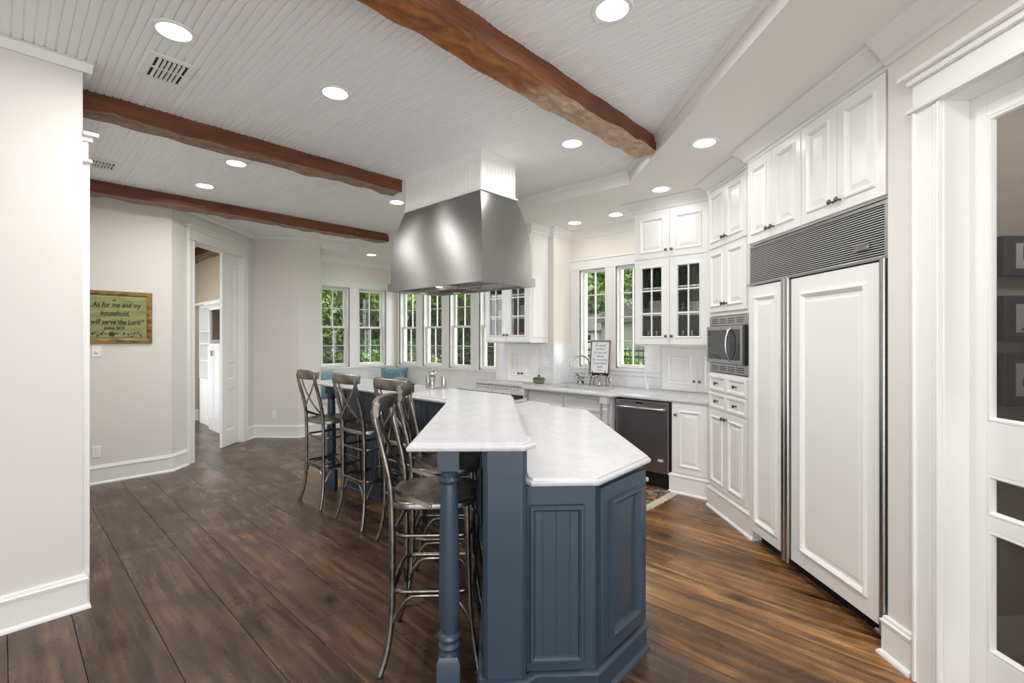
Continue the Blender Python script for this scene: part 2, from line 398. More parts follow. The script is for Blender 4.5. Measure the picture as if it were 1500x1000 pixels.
# ------------------------------------------------------------------ walls
def wall_seg(name, p0, p1, th, z0, z1, openings, m, side=1):
    """wall along p0->p1; thickness to the right of the direction (side=1)"""
    p0 = Vector(p0); p1 = Vector(p1); d = p1-p0; Ln = d.length; an = math.atan2(d.y, d.x)
    mb = MB(); ya, yb = (-th, 0) if side == 1 else (0, th)
    s = 0
    for (a, b_, c, e) in sorted(openings):
        mb.box(s, a, ya, yb, z0, z1)
        if c > z0: mb.box(a, b_, ya, yb, z0, c)
        if e < z1: mb.box(a, b_, ya, yb, e, z1)
        s = b_
    mb.box(s, Ln, ya, yb, z0, z1)
    return struct(mb, name, m, loc=(p0.x, p0.y, 0), rz=an)
TOP = ZC + .1
wall_seg('wall_near_left', (-2.8,3.57), (.31,3.57), .12, 0, TOP, [], M['wall'], -1)
wall_seg('wall_left', (.31,3.69), (.31,6.5), .12, 0, TOP, [], M['wall'], -1)
wall_seg('wall_sign', (.19,6.5), (1.316,6.5), .14, 0, TOP, [], M['wall'], -1)
# diagonal wall with doorway : t from 5.527 (x=1.316,y=6.5)
tA = (1.316+6.5)*S2
CB = -3.666
pA = ct(CB, tA); pB = ct(CB, 7.36)
D0, D1, DH = 5.90, 7.04, 2.69
wall_seg('wall_doorway', pA, pB, .16, 0, TOP, [(D0-tA, D1-tA, 0, DH)], M['wall'], -1)
wall_seg('wall_far', pB, (3.07,7.28), .14, 0, TOP, [], M['wall'], -1)
struct(box(3.07,3.42,7.28,8.1,0,TOP), 'wall_pier', M['wall'])
# bay
WBY, WBX = 7.92, 5.25
wl = [(3.72,4.235),(4.42,4.98)]
wall_seg('wall_bay_left', (3.42,WBY), (WBX+.16,WBY), .16, 0, TOP, [(a-3.42,b_-3.42,1.0,2.41) for a,b_ in wl], M['wall_cream'], -1)
yc = [7.56,6.81,6.06,5.31]
wy = [(y+.2775, y-.2775) for y in yc]
wall_seg('wall_bay_right', (WBX,WBY), (WBX,4.62), .16, 0, TOP, [(WBY-a, WBY-b_, 1.0, 2.41) for a,b_ in wy], M['wall_cream'], -1)
struct(box(4.82,WBX+.16,3.75,4.80,0,TOP), 'wall_chase', M['wall_cream'])
XW = 5.2
sw = [(3.60,3.21),(3.06,2.67)]
wall_seg('wall_sink', (XW,3.75), (XW,1.0), .16, 0, TOP, [(3.75-a,3.75-b_,1.14,2.40) for a,b_ in sw], M['wall_cream'], -1)
# wall right of the refrigerator, diagonal, with pantry door
CW = 1.87
P0, P1, PH = .92, 1.905, 2.50
wall_seg('wall_pantry', ct(CW,2.19), ct(CW,-1.75), .13, 0, ZS+.05, [(2.19-P1, 2.19-P0, 0, PH)], M['wall'], -1)
# pantry room behind
wall_seg('wall_pantry_side', ct(1.99,2.17), ct(3.6,2.17), .03, 0, ZS+.05, [], M['wall_dark'], 1 if False else -1)
wall_seg('wall_pantry_back', ct(3.4,2.2), ct(3.4,0.5), .06, 0, ZS+.05, [], M['wall_dark'], -1)
struct(MB().prism([ct(2.0,.5),ct(3.45,.5),ct(3.45,2.2),ct(2.0,2.2)], [(0,ZS+.05),(0,ZS+.12)]), 'ceiling_pantry', M['soffit'])
wall_seg('wall_pantry_end', ct(3.4,.56), ct(2.0,.56), .06, 0, ZS+.05, [], M['wall_dark'], -1)
# walls behind the camera, with wide windows
wall_seg('wall_rear_left', (-2.8,-2.6), (-2.8,3.69), .14, 0, TOP, [(.4,2.3,.05,2.6)], M['wall'], -1)
wall_seg('wall_rear', (-2.8,-2.6), (.4,-2.6), .14, 0, TOP, [(.3,3.0,.05,2.6)], M['wall'], 1)
# room seen through the doorway
PT = 3.2
wall_seg('wall_parlor_back', (.6,12.0), (2.6,12.0), .1, 0, PT, [], M['wall_tan'], -1)
wall_seg('wall_parlor_left', (.6,6.75), (.6,12.1), .1, 0, PT, [(.5,3.6,.5,2.6)], M['wall_tan'], -1)
struct(box(2.47,2.60,8.25,12.0,2.12,PT), 'wall_parlor_upper', M['wall_tan'])
struct(box(2.12,2.60,10.22,10.30,0,2.12), 'wall_parlor_nook', M['wall_tan'])
struct(box(2.80,2.90,8.3,10.2,0,2.12), 'wall_parlor_right', M['wall_tan'])
pc = MB().box(.5,3.0,8.2,12.1,3.06,3.12)
for i in range(30): pc.box(.5+i*.083,.574+i*.069,8.2,12.1,3.05,3.06)
struct(pc, 'ceiling_parlor', M['ceil'])
struct(box(2.33,2.60,8.25,12.0,2.085,2.12), 'trim_15', M['white'])

# crown mouldings
crown = [(0,ZS-.105),(.012,ZS-.105),(.016,ZS-.085),(.030,ZS-.075),(.052,ZS-.045),(.078,ZS-.022),(.086,ZS-.018),(.090,ZS),(0,ZS)]
struct(MB().sweep([(WBX,4.80),(WBX,WBY),(3.42,WBY)], crown), 'trim_2', M['white'])
struct(MB().sweep([(XW,2.45),(XW,3.75),(4.82,3.75),(4.82,3.84)], crown), 'trim_3', M['white'])
struct(MB().sweep([ct(CW,-1.75), ct(CW,2.195)], [(o*1.15,z if z==ZS else ZS-(ZS-z)*1.1) for o,z in crown]), 'trim_4', M['white'])
band = [(0,ZC-.055),(.018,ZC-.055),(.024,ZC-.004),(.05,ZC-.002),(0,ZC-.002)]
struct(MB().sweep([(.31,3.66),(.31,3.57),(-2.8,3.57)][:0] or [(.33,3.64),(.33,3.57),(-2.8,3.57)], [(o,z) for o,z in band]), 'trim_5', M['white'])
# baseboards (path direction keeps the room on the left)
bprof = [(0,0),(.034,0),(.032,.012),(.022,.022),(.018,.024),(.018,.150),(.022,.152),(.024,.166),(.016,.172),(.013,.185),(.006,.190),(0,.190)]
def baseb(name, path): return struct(MB().sweep(path, bprof), name, M['white'])
baseb('baseboard_near_left', [(.31,3.62),(.31,3.57),(-2.8,3.57)])
baseb('baseboard_sign', [ct(CB,D0-.12), pA, (.31,6.5), (.31,4.9)])
baseb('baseboard_far', [(3.42,7.6),(3.42,7.28),(3.07,7.28),pB,ct(CB,D1+.12)])
baseb('baseboard_right', [ct(CW,P1+.14), ct(CW,2.19), ct(CW+.05,2.19)])
baseb('baseboard_pantry', [ct(2.0,2.17), ct(3.4,2.17)])
baseb('baseboard_parlor', [(2.6,10.22),(2.12,10.22)])

# door casings
def casing(name, loc, rz, x0, x1, h, cw=.115, head=.17, m=None, depth=.13, jamb=True):
    """front at local y=0, wall behind (+y)"""
    mb = MB(); m = m or M['white']
    for s, xa in ((-1, x0-cw), (1, x1)):
        mb.box(xa, xa+cw, -.022, .002, 0, h)
        e = xa if s < 0 else xa+cw
        mb.box(min(e-s*.001, e-s*.014), max(e-s*.001, e-s*.014), -.032, -.001, 0, h-.001)
        e2 = x0 if s < 0 else x1
        mb.box(min(e2+s*.001, e2+s*.012), max(e2+s*.001, e2+s*.012), -.030, -.001, 0, h-.001)
        mb.box(min(e2+s*.002, e2+s*.03), max(e2+s*.002, e2+s*.03), -.026, -.002, 0, h-.002)
    a, b_ = x0-cw, x1+cw
    mb.box(a-.022, b_+.022, -.042, 0, h, h+.018)
    mb.box(a, b_, -.026, 0, h+.018, h+head-.05)
    mb.box(a-.012, b_+.012, -.045, 0, h+head-.05, h+head-.022)
    mb.box(a-.035, b_+.035, -.068, 0, h+head-.022, h+head)
    if jamb:
        for xa, xb in ((x0-.01,x0+.006),(x1-.006,x1+.01)): mb.box(xa, xb, -.01, depth, 0, h)
        mb.box(x0, x1, -.01, depth, h-.006, h+.01)
    return struct(mb, name, m, loc=loc, rz=rz, bevel=.003)
casing('trim_6', (*ct(CW, P1), 0), R_C, 0, P1-P0, PH, .125, .17)
casing('trim_7', (*ct(CB, D1), 0), radians(45), -(D1-D0), 0, DH, .10, .18, depth=.16)
# doorway in the left wall seen edge-on
casing('trim_8', (.31, 3.70, 0), radians(90), 0, .95, 2.50, .11, .17, jamb=False)
e = struct(box(.302,.314,3.70,4.65,0,2.50), 'door_3', M['white'])

# pantry screen door (door_1): frame, rails, mesh
t = thing('door_1', None, None, (*ct(CW+.10, P1-.004), 0), R_C, kind='structure')
DW = P1-P0-.008; ST = .072; d = MB()
d.box(0,ST,0,.04,.015,PH-.006); d.box(DW-ST,DW,0,.04,.015,PH-.006)
zr = [(.015,.255),(.745,.80),(.968,1.175),(2.395,PH-.006)]
for a, b_ in zr: d.box(ST, DW-ST, 0, .04, a, b_)
for a, b_ in ((.255,.745),(.80,.968),(1.175,2.395)):
    d.relief(ST+.0005, DW-ST-.0005, a, b_, [(0,.001),(.012,-.003),(.020,.010),(.020,.02),(0,.02)], cap=False)
d.build('door_frame', M['white'], t, bevel=.002)
mz = MB()
for a, b_ in ((.255,.745),(.80,.968),(1.175,2.395)): mz.box(ST+.002, DW-ST-.002, .022, .024, a, b_)
mz.build('screen_mesh', M['screen'], t)
# pocket door (door_2)
t = thing('door_2', None, None, (*ct(CB-.055, D1+.02), 0), radians(-135+180), kind='structure')
d = MB(); w = .43
lp = [(0,0),(.014,.012),(.018,.012),(.03,.006)]
zz = [(.22,.80),(.93,1.17),(1.28,2.5)]
d.box(-w,-w+.11,0,.035,.01,DH-.01); d.box(-.10,0,0,.035,.01,DH-.01)
pz = .01
for a, b_ in zz:
    d.box(-w+.11,-.10,0,.035,pz,a); pz = b_
    d.relief(-w+.11,-.10,a,b_,[(0,.035),(0,0),(.012,.004),(.02,.014),(.03,.014),(.04,.008)])
d.box(-w+.11,-.10,0,.035,pz,DH-.01)
d.build('door_leaf', M['white'], t)

# ------------------------------------------------------------------ windows
def sash(mb, x0, x1, z0, z1, y, cols, rows, fw=.032, th=.03, mt=.012):
    mb.relief(x0,x1,z0,z1,[(0,y+th),(0,y),(fw,y),(fw+.006,y+.008),(fw+.006,y+th)],cap=False)
    a, b_, c, e = x0+fw, x1-fw, z0+fw, z1-fw
    for i in range(1, cols): xx = a+(b_-a)*i/cols; mb.box(xx-mt/2, xx+mt/2, y+.004, y+th-.004, c, e)
    for i in range(1, rows): zz = c+(e-c)*i/rows; mb.box(a, b_, y+.005, y+th-.005, zz-mt/2, zz+mt/2)
def dh_window(n, loc, rz, w, z0, z1):
    t = thing('window_%d' % n, None, None, loc, rz, kind='structure')
    mb = MB(); h = w/2
    mb.box(-h,-h+.02,0,.15,z0,z1).box(h-.02,h,0,.15,z0,z1).box(-h,h,0,.15,z1-.02,z1).box(-h,h,0,.17,z0,z0+.025)
    mb.build('window_frame', M['white'], t, bevel=.002)
    zm = (z0+z1)/2
    a = MB(); sash(a, -h+.021, h-.021, zm-.018, z1-.021, .085, 2, 2); a.build('sash', M['white'], t)
    a = MB(); sash(a, -h+.021, h-.021, z0+.026, zm+.018, .048, 2, 2); a.build('sash', M['white'], t)
    g = MB().box(-h+.05,h-.05,.099,.101,zm,z1-.05); g.build('pane', M['glass'], t)
    g = MB().box(-h+.05,h-.05,.062,.064,z0+.05,zm); g.build('pane', M['glass'], t)
    return t
k = 1
for a, b_ in wl: dh_window(k, ((a+b_)/2, WBY, 0), 0, b_-a, 1.0, 2.41); k += 1
for a, b_ in wy: dh_window(k, (WBX, (a+b_)/2, 0), R_S, a-b_, 1.0, 2.41); k += 1
for a, b_ in sw:
    t = thing('window_%d' % k, None, None, (XW,(a+b_)/2,0), R_S, kind='structure'); k += 1
    h = (a-b_)/2; mb = MB(); z0, z1 = 1.14, 2.40
    mb.box(-h,-h+.014,0,.15,z0,z1).box(h-.014,h,0,.15,z0,z1).box(-h,h,0,.15,z1-.014,z1).box(-h,h,0,.15,z0,z0+.02)
    mb.build('window_frame', M['white'], t, bevel=.002)
    s_ = MB(); sash(s_, -h+.013, h-.013, z0+.019, z1-.013, .045, 2, 4, .020); s_.build('sash', M['white'], t)
    MB().box(-h+.03,h-.03,.059,.061,z0+.03,z1-.03).build('pane', M['glass'], t)
    for zz in (1.32, 2.1): MB().box(-h+.005,-h+.022,.025,.045,zz-.03,zz+.03).build('hinge', M['white'], t)
# window casings & stools
def casings(name, loc, rz, ops, x0, x1, z0=1.0, z1=2.41, top=.11):
    mb = MB(); s = x0
    for a, b_ in ops: mb.box(s, a, -.02, .001, z0, z1); s = b_
    mb.box(s, x1, -.02, .001, z0, z1)
    mb.box(x0-.01, x1+.01, -.024, .001, z1, z1+top); mb.box(x0-.02, x1+.02, -.034, .001, z1+top, z1+top+.015)
    for a, b_ in ops: mb.relief(a, b_, z0, z1, [(-.012,0),(-.012,-.026),(0,-.026),(0,0)], cap=False)
    mb.box(x0-.02, x1+.02, -.05, .001, z0-.028, z0); mb.box(x0, x1, -.022, .001, z0-.085, z0-.028)
    return struct(mb, name, M['white'], loc=loc, rz=rz, bevel=.002)
casings('trim_9', (0,WBY,0), 0, wl, 3.62, 5.10)
casings('trim_10', (WBX,0,0), R_S, [(-a,-b_) for a,b_ in wy], -7.88, -4.90)
casings('trim_11', (XW,0,0), R_S, [(-a,-b_) for a,b_ in sw], -3.745, -2.48, 1.14, 2.40, .12)
# wainscot bead board in the bay
def beadpanel(mb, x0, x1, z0, z1, y=0, pitch=.045, th=.012):
    n_ = max(1, round((x1-x0)/pitch)); p = (x1-x0)/n_; pr_ = []
    for i in range(n_):
        a = x0+i*p; pr_ += [(a, y-th), (a+p-.008, y-th), (a+p-.004, y-th+.005)]
    pr_.append((x1, y-th)); m_ = len(pr_)
    mb.add([(a,b_,z0) for a,b_ in pr_]+[(a,b_,z1) for a,b_ in pr_], [(i,i+1,m_+i+1,m_+i) for i in range(m_-1)])
    mb.add([(x0,y-th,z0),(x1,y-th,z0),(x1,y,z0),(x0,y,z0),(x0,y-th,z1),(x1,y-th,z1),(x1,y,z1),(x0,y,z1)],[(0,1,2,3),(7,6,5,4),(0,3,7,4),(1,5,6,2),(3,2,6,7)])
mb = MB(); beadpanel(mb, 3.43, WBX-.002, .46, .915, 0); struct(mb, 'trim_12', M['white'], loc=(0,WBY,0))
mb = MB(); beadpanel(mb, -7.90, -4.81, .46, .915, 0); struct(mb, 'trim_13', M['white'], loc=(WBX,0,0), rz=R_S)

# ------------------------------------------------------------------ beams
def beam(x0, x1, y0, y1, label, seed, zb=2.935, zt=3.056, name='ceiling_beam', group='hewn ceiling beams'):
    r = random.Random(seed); t = thing(name, label, 'beam', (x0, y0, zb), 0)
    nx = int((x1-x0)/.02); ny = 10; w = y1-y0; L_ = x1-x0
    vs = []; fs = []; chips = [(r.random()*L_, r.random()*w, r.uniform(.035,.09), r.uniform(-.012,.010)) for _ in range(int(L_*34))]
    def hz(a, b_):
        z = 0
        for (cx, cy, rr, dz) in chips:
            d2 = ((a-cx)/1.5)**2 + (b_-cy)**2
            if d2 < rr*rr: z += dz*(1-d2/rr/rr)
        return z + .005*sin(a*3+seed)
    bot = MB(); vs = []
    for i in range(nx+1):
        a = L_*i/nx
        for j in range(ny+1):
            b_ = w*j/ny; vs.append((a, b_ + (.003*sin(a*9+seed) + .003*sin(a*23) if j in (0,ny) else 0), hz(a,b_)))
    fs = [(i*(ny+1)+j, (i+1)*(ny+1)+j, (i+1)*(ny+1)+j+1, i*(ny+1)+j+1) for i in range(nx) for j in range(ny)]
    bot.add(vs, fs); o = bot.build('hewn_underside', M['beam_hewn_near'] if seed == 1 else M['beam_hewn'], t, smooth=True, auto=60)
    sd = MB(); H = zt-zb
    for j in (0, ny):
        v1 = [vs[i*(ny+1)+j] for i in range(nx+1)]; v2 = [(p[0], p[1], H) for p in v1]
        sd.add(v1+v2, [(i,i+1,nx+1+i+1,nx+1+i) for i in range(nx)])
    for i in (0, nx):
        v1 = [vs[i*(ny+1)+j] for j in range(ny+1)]; v2 = [(p[0], p[1], H) for p in v1]
        sd.add(v1+v2, [(q,q+1,ny+1+q+1,ny+1+q) for q in range(ny)])
    sd.build('stained_side', M['beam'], t, smooth=True, auto=60)
    return t
beam(-1.1, 3.44, 1.66, 1.85, 'thick rough-hewn brown beam nearest the viewer, ending at the soffit above the sink', 1)
beam(.312, 2.66, 3.94, 4.12, 'rough-hewn brown beam running from the left wall to the hood chimney', 2)
beam(.312, 3.905, 6.12, 6.31, 'farthest rough-hewn beam, above the framed verse and doorway', 3)
bm4 = beam(0, 3.6, 0, .20, 'dark beam under the ceiling of the room beyond the doorway', 4, 2.90, 3.05, 'ceiling_beam'); bm4.location = (2.46,8.3,2.90); bm4.rotation_euler.z = pi/2

# ------------------------------------------------------------------ recessed lights, vents, speaker
lights = [(.59,2.866,ZC,'large round ceiling light beside the near air vent, top left'),
 (1.428,2.843,ZC,'round ceiling light right of the near vent, between the first two beams'),
 (1.408,4.626,ZC,'round ceiling light between the middle and far beam, just behind the middle beam'),
 (1.40,5.544,ZC,'round ceiling light closest in front of the far beam, above the doorway wall'),
 (3.05,4.619,ZC,'round ceiling light half hidden by the left of the hood chimney'),
 (1.95,1.17,ZC,'round ceiling light at the top edge, right of the big near beam'),
 (3.075,2.208,ZC,'round ceiling light right of the hood chimney, left of the near beam end'),
 (3.456,1.314,ZS,'round soffit light in front of the microwave tower crown, nearest of the soffit row'),
 (4.253,2.027,ZS,'round soffit light above the right glass-front cabinet'),
 (4.772,2.818,ZS,'round soffit light above the sink, nearer the glass-front cabinet'),
 (4.77,3.385,ZS,'round soffit light above the sink, nearer the hood'),
 (4.263,7.212,ZS,'round soffit light in the window bay')]
L0 = None; soffit_ld = None
for (x, y, z, lab) in lights + [(*ct(2.55,1.55), ZS-.001, 'round ceiling light inside the dark pantry'),(-.9,-.6,ZC,None),(1.45,.12,ZC,None)]:
    if lab is None: lab = 'round ceiling light in the room behind the viewer'
    if L0 is None:
        L0 = t = thing('recessed_light', lab, 'ceiling light', (x,y,z), 0, 'recessed ceiling lights')
        MB().lathe([(.074,.004),(.074,-.004),(.094,-.006),(.098,-.002),(.098,.004)], n=36).build('trim_ring', M['white'], t, smooth=True)
        MB().lathe([(.0,-.0045),(.074,-.0050),(.074,-.0042),(.0,-.0040)], n=36).build('lens', M['lamp'], t, smooth=True)
        ld = bpy.data.lights.new('downlight', 'AREA'); ld.shape = 'DISK'; ld.size = .15; ld.energy = LAMP_POWER; ld.color = (1,.98,.96); ld.spread = radians(170)
        lo = bpy.data.objects.new('downlight', ld); COL.objects.link(lo); lo.parent = t; lo.location = (0,0,-.008)
    else:
        t = copy_tree(L0); t.location = (x,y,z); t['label'] = lab
        if z < 3 and lab[-6:] != 'viewer':
            for ch in t.children:
                if ch.type == 'LIGHT':
                    if soffit_ld is None: soffit_ld = ch.data.copy(); soffit_ld.energy = SOFFIT_POWER
                    ch.data = soffit_ld
                    if 'pantry' in lab: ch.data = soffit_ld.copy(); ch.data.energy = 15
def vent(x0, x1, y0, y1, lab, nb):
    t = thing('ceiling_vent', lab, 'air vent', (x0,y0,ZC), 0, 'ceiling air vents'); w, l = x1-x0, y1-y0
    mb = MB(); mb.box(0,w,0,.04,-.008,-.001).box(0,w,l-.04,l,-.008,-.001).box(0,.035,.04,l-.04,-.008,-.001).box(w-.035,w,.04,l-.04,-.008,-.001).box(.035,w-.035,l/2-.008,l/2+.008,-.009,-.001)
    mb.build('vent_frame', M['white'], t, bevel=.001)
    box(.034,w-.034,.039,l-.039,-.003,-.0005).build('duct_opening', M['dark'], t)
    for i in range(nb):
        xx = .045+(w-.09)*(i+.5)/nb
        MB().add([(xx-.007,.04,-.0035),(xx+.003,.04,-.015),(xx+.005,.04,-.014),(xx-.005,.04,-.0032),(xx-.007,l-.04,-.0035),(xx+.003,l-.04,-.015),(xx+.005,l-.04,-.014),(xx-.005,l-.04,-.0032)],
            [(0,1,2,3),(7,6,5,4),(0,4,5,1),(1,5,6,2),(2,6,7,3),(3,7,4,0)]).build('louver', M['white'], t)
vent(.54,.76,3.14,3.48,'white ceiling air vent near the viewer, beside the large round light',6)
vent(.50,.72,5.38,5.66,'small white ceiling air vent by the left wall, just before the far beam',6)
t = thing('ceiling_speaker', 'flat round grey-white speaker grille in the ceiling between the beams', 'speaker', (2.208,4.612,ZC))
MB().lathe([(0,-.004),(.085,-.004),(.085,-.001),(0,-.001)], n=32).build('grille', mat('speaker cloth', (.5,.5,.5), .8), t)
MB().lathe([(.085,-.006),(.098,-.005),(.1,-.001),(.085,-.001)], n=32).build('speaker_ring', M['white'], t, smooth=True)

# ------------------------------------------------------------------ cabinet parts
def raised(mb, x0, x1, z0, z1, y, th=.02, fw=.055, field=True, k=1.0):
    l = [(0,y+th),(0,y+.002),(.002,y),(fw,y),(fw+.003*k,y-.010*k),(fw+.010*k,y-.012*k),(fw+.020*k,y-.004),(fw+.023*k,y+.007),(fw+.030*k,y+.007)]
    if field: l += [(fw+.058*k,y-.003),(fw+.060*k,y-.003)]
    mb.relief(x0,x1,z0,z1,l)
def knob(par, x, y, z, r=.015, m=None):
    k_ = MB().lathe([(.007,0),(.006,-.002),(.0055,-.014),(.009,-.018),(r,-.024),(r*.96,-.030),(r*.6,-.034),(.0,-.035)], (0,0,0), 14, 'y')
    return k_.build('knob', m or M['pewter'], par, smooth=True, loc=(x,y,z))
def door(par, x0, x1, z0, z1, y, kx=None, kz=None, m=None, name='door', km=None, fw=.055, field=True, k=1.0):
    mb = MB(); raised(mb, x0, x1, z0, z1, y, fw=fw, field=field, k=k); o = mb.build(name, m or M['cab'], par)
    if kx is not None: knob(o, kx, y, kz, m=km)
    return o
def glassdoor(par, x0, x1, z0, z1, y, cols, rows, kx=None, kz=None, fw=.06, th=.02):
    mb = MB(); mb.relief(x0,x1,z0,z1,[(0,y+th),(0,y),(fw-.02,y),(fw-.017,y-.009),(fw-.008,y-.010),(fw,y),(fw,y+th)],cap=False)
    a, b_, c, e = x0+fw, x1-fw, z0+fw, z1-fw
    for i in range(1, cols): xx = a+(b_-a)*i/cols; mb.box(xx-.008, xx+.008, y, y+.014, c, e)
    for i in range(1, rows): zz = c+(e-c)*i/rows; mb.box(a, b_, y+.001, y+.013, zz-.008, zz+.008)
    o = mb.build('glass_door', M['cab'], par, bevel=.0015)
    MB().box(a-.003,b_+.003,y+.010,y+.012,c-.003,e+.003).build('pane', M['cabglass'], o)
    if kx is not None: knob(o, kx, y, kz)
    return o
def crownpart(par, path, zb, zt, m=None, pr_=.10):
    h = zt-zb; mb = MB().sweep(path, [(0,zb),(.010,zb),(.012,zb+.16*h),(.028,zb+.2*h),(.035,zb+.36*h),(.062,zb+.62*h),(pr_*.85,zb+.84*h),(pr_*.95,zb+.87*h),(pr_,zt-.002),(0,zt-.002)])
    return mb.build('crown', m or M['cab'], par)
def basepart(par, path, m, h=.15, p=.02):
    mb = MB().sweep(path, [(0,.0),(p+.014,.0),(p+.012,.010),(p+.002,.020),(p,.022),(p,h-.034),(p+.006,h-.030),(p+.008,h-.018),(p+.002,h-.010),(0,h)])
    return mb.build('base_moulding', m, par, smooth=True, auto=30)

# ---- refrigerator (diagonal wall)
FC, FT0, FT1 = 1.90, 3.462, 2.205
Wf = FT0-FT1
t = thing('refrigerator', 'wide built-in refrigerator with two white panelled doors and black louvred grille', 'refrigerator', (*ct(FC,FT0),0), R_C)
box(.01,Wf-.01,.03,.60,.10,2.18).build('body', M['steel_plain'], t)
box(.02,Wf-.02,.075,.10,.0,.10).build('toe_kick', M['black'], t)
o = door(t, .006, .428, .10, 1.885, -.012, fw=.075, k=1.15, name='door'); o['label'] = 'narrow white panelled freezer door'
o = door(t, .505, 1.218, .10, 1.885, -.012, fw=.095, field=False, k=1.3, name='door'); o['label'] = 'wide white panelled refrigerator door'
raise_ = MB(); raise_.relief(.505+.095+.045,1.218-.14,.245,1.74,[(0,-.004),(.012,-.012),(.02,-.0125)]); raise_.build('panel_field', M['cab'], o)
for xa in (.428, .470, 1.218):
    pass
for (xa, lab) in ((.430,'left'), (.468,'right'), (1.220,'right edge')):
    MB().tube([(xa+.016,-.022,.075),(xa+.016,-.022,1.895)], .017, 14).build('handle_trim', M['steel_plain'], t, smooth=True)
box(.428,.505,-.012,.03,.10,1.885).build('door_gap_channel', M['steel_dark'], t)
mb = MB().box(0,Wf,-.006,.03,2.163,2.182).box(0,.014,-.006,.03,1.9,2.17).box(Wf-.03,Wf,-.010,.03,.09,2.182).box(0,Wf,-.02,.03,1.892,1.908)
mb.build('grille_frame', M['steel_plain'], t, bevel=.002)
box(.014,Wf-.03,.0065,.02,1.905,2.165).build('grille_back', mat('grille navy black', (.008,.009,.016), .4), t)
nl = 21
for i in range(nl):
    zz = 1.914 + i*(2.158-1.914)/(nl-1)
    MB().add([(.015,.008,zz-.0013),(Wf-.031,.008,zz-.0013),(Wf-.031,.002,zz-.0013),(.015,.002,zz-.0013),(.015,.002,zz+.0016),(Wf-.031,.002,zz+.0016),(Wf-.031,.008,zz+.0016),(.015,.008,zz+.0016)],[(0,3,2,1),(3,4,5,2),(4,7,6,5),(0,1,6,7),(0,7,4,3),(1,2,5,6)]).build('louver', M['grille'], t)
bd = MB().box(1.03,1.13,-.010,.0,1.965,1.990); bd.box(1.028,1.132,-.012,-.008,1.962,1.966).box(1.028,1.132,-.012,-.008,1.989,1.993)
for i in range(7): bd.box(1.037+i*.0125,1.045+i*.0125,-.013,-.009,1.970,1.985)
bd.build('badge', M['chrome'], t)
MB().tube([(Wf-.055,-.03,.082),(Wf-.03,-.03,.082)], .011, 10).build('hinge', M['steel_dark'], t)
box(.0,.03,-.03,.02,1.893,1.903).build('hinge', M['steel_dark'], t)

# ---- cabinet over the refrigerator
t = thing('upper_cabinet', 'long white four-door cabinet above the refrigerator grille', 'cabinet', (*ct(1.895,FT0),0), R_C)
box(0,Wf,.0,.60,2.188,ZS-.002).build('body', M['cab'], t, bevel=.002)
for (a, b_, kx) in ((.008,.310,.285),(.314,.616,.340),(.624,.924,.899),(.928,1.250,.953)):
    door(t, a, b_, 2.20, 2.79, -.019, kx, 2.262)
crownpart(t, [(Wf,0),(0,0),(0,.05)], 2.80, ZS, pr_=.105)
# ---- tower
TC, TT0, TT1 = 1.945, 4.215, 3.470
Wt = TT0-TT1
t = thing('tower_cabinet', 'tall white corner cabinet tower with doors, four small drawers and a microwave opening', 'cabinet', (*ct(TC,TT0),0), R_C)
mb = MB().box(0,Wt,0,.55,.0,1.21).box(0,Wt,0,.55,1.70,ZS-.002).box(0,.012,0,.55,1.21,1.70).box(Wt-.10,Wt,0,.55,1.21,1.70).box(.012,Wt-.10,.40,.55,1.21,1.70)
mb.build('body', M['cab'], t, bevel=.002)
xr = Wt-.10; xm = xr/2
for (a, b_, kx) in ((.010,xm-.002,xm-.025),(xm+.002,xr,xm+.025)):
    door(t, a, b_, 2.30, 2.80, -.019, kx, 2.36, fw=.045); door(t, a, b_, 1.735, 2.285, -.019, kx, 1.80, fw=.045)
    door(t, a, b_, .21, .875, -.019, kx, .83, fw=.045)
for z0, z1 in ((.89,1.035),(1.045,1.19)):
    for a, b_ in ((.010,xm-.002),(xm+.002,xr)):
        o = MB(); o.relief(a,b_,z0,z1,[(0,0),(0,-.016),(.012,-.02),(.026,-.02),(.034,-.012),(.040,-.010)]); o = o.build('drawer', M['cab'], t)
        knob(o, (a+b_)/2, -.012, (z0+z1)/2)
crownpart(t, [(Wt,0),(0,0),(0,.2)], 2.82, ZS)
basepart(t, [(Wt,0),(0,0),(-.02,.05)], M['cab'], .19)
# ---- microwave
t = thing('microwave', 'stainless built-in microwave with dark glass and curved bar handle', 'microwave', (*ct(TC,TT0-.014),1.215), R_C)
w = Wt-.118
box(.004,w,.01,.38,.002,.482).build('body', M['steel_dark'], t)
for z0, z1 in ((.003,.078),(.402,.480)):
    mb = MB().box(0,w+.01,-.012,.012,z0,z1); o = mb.build('vent_strip', M['steel_plain'], t, bevel=.002)
    sl = MB()
    for i in range(4):
        xa = .05+i*(w-.06)/4
        for q in range(3): sl.box(xa, xa+(w-.06)/4-.03, -.0135, -.011, z0+.018+q*.016, z0+.024+q*.016)
    sl.build('vent_slot', M['dark'], o)
mb = MB().relief(.0,w-.02,.086,.396,[(0,.01),(0,-.034),(.004,-.038),(.03,-.038),(.032,-.036)]); mb.build('door', M['steel_plain'], t)
box(.03,w-.05,-.0395,-.036,.118,.362).build('glass', M['ovenglass'], t)
box(w-.02,w+.008,-.03,.01,.086,.396).build('control_panel', M['black'], t)
xh = w*.70
MB().tube([(xh,-.04,.372),(xh,-.062,.355),(xh,-.080,.30),(xh,-.085,.24),(xh,-.080,.18),(xh,-.062,.125),(xh,-.04,.108)], .010, 10).build('handle', M['nickel'], t, smooth=True)

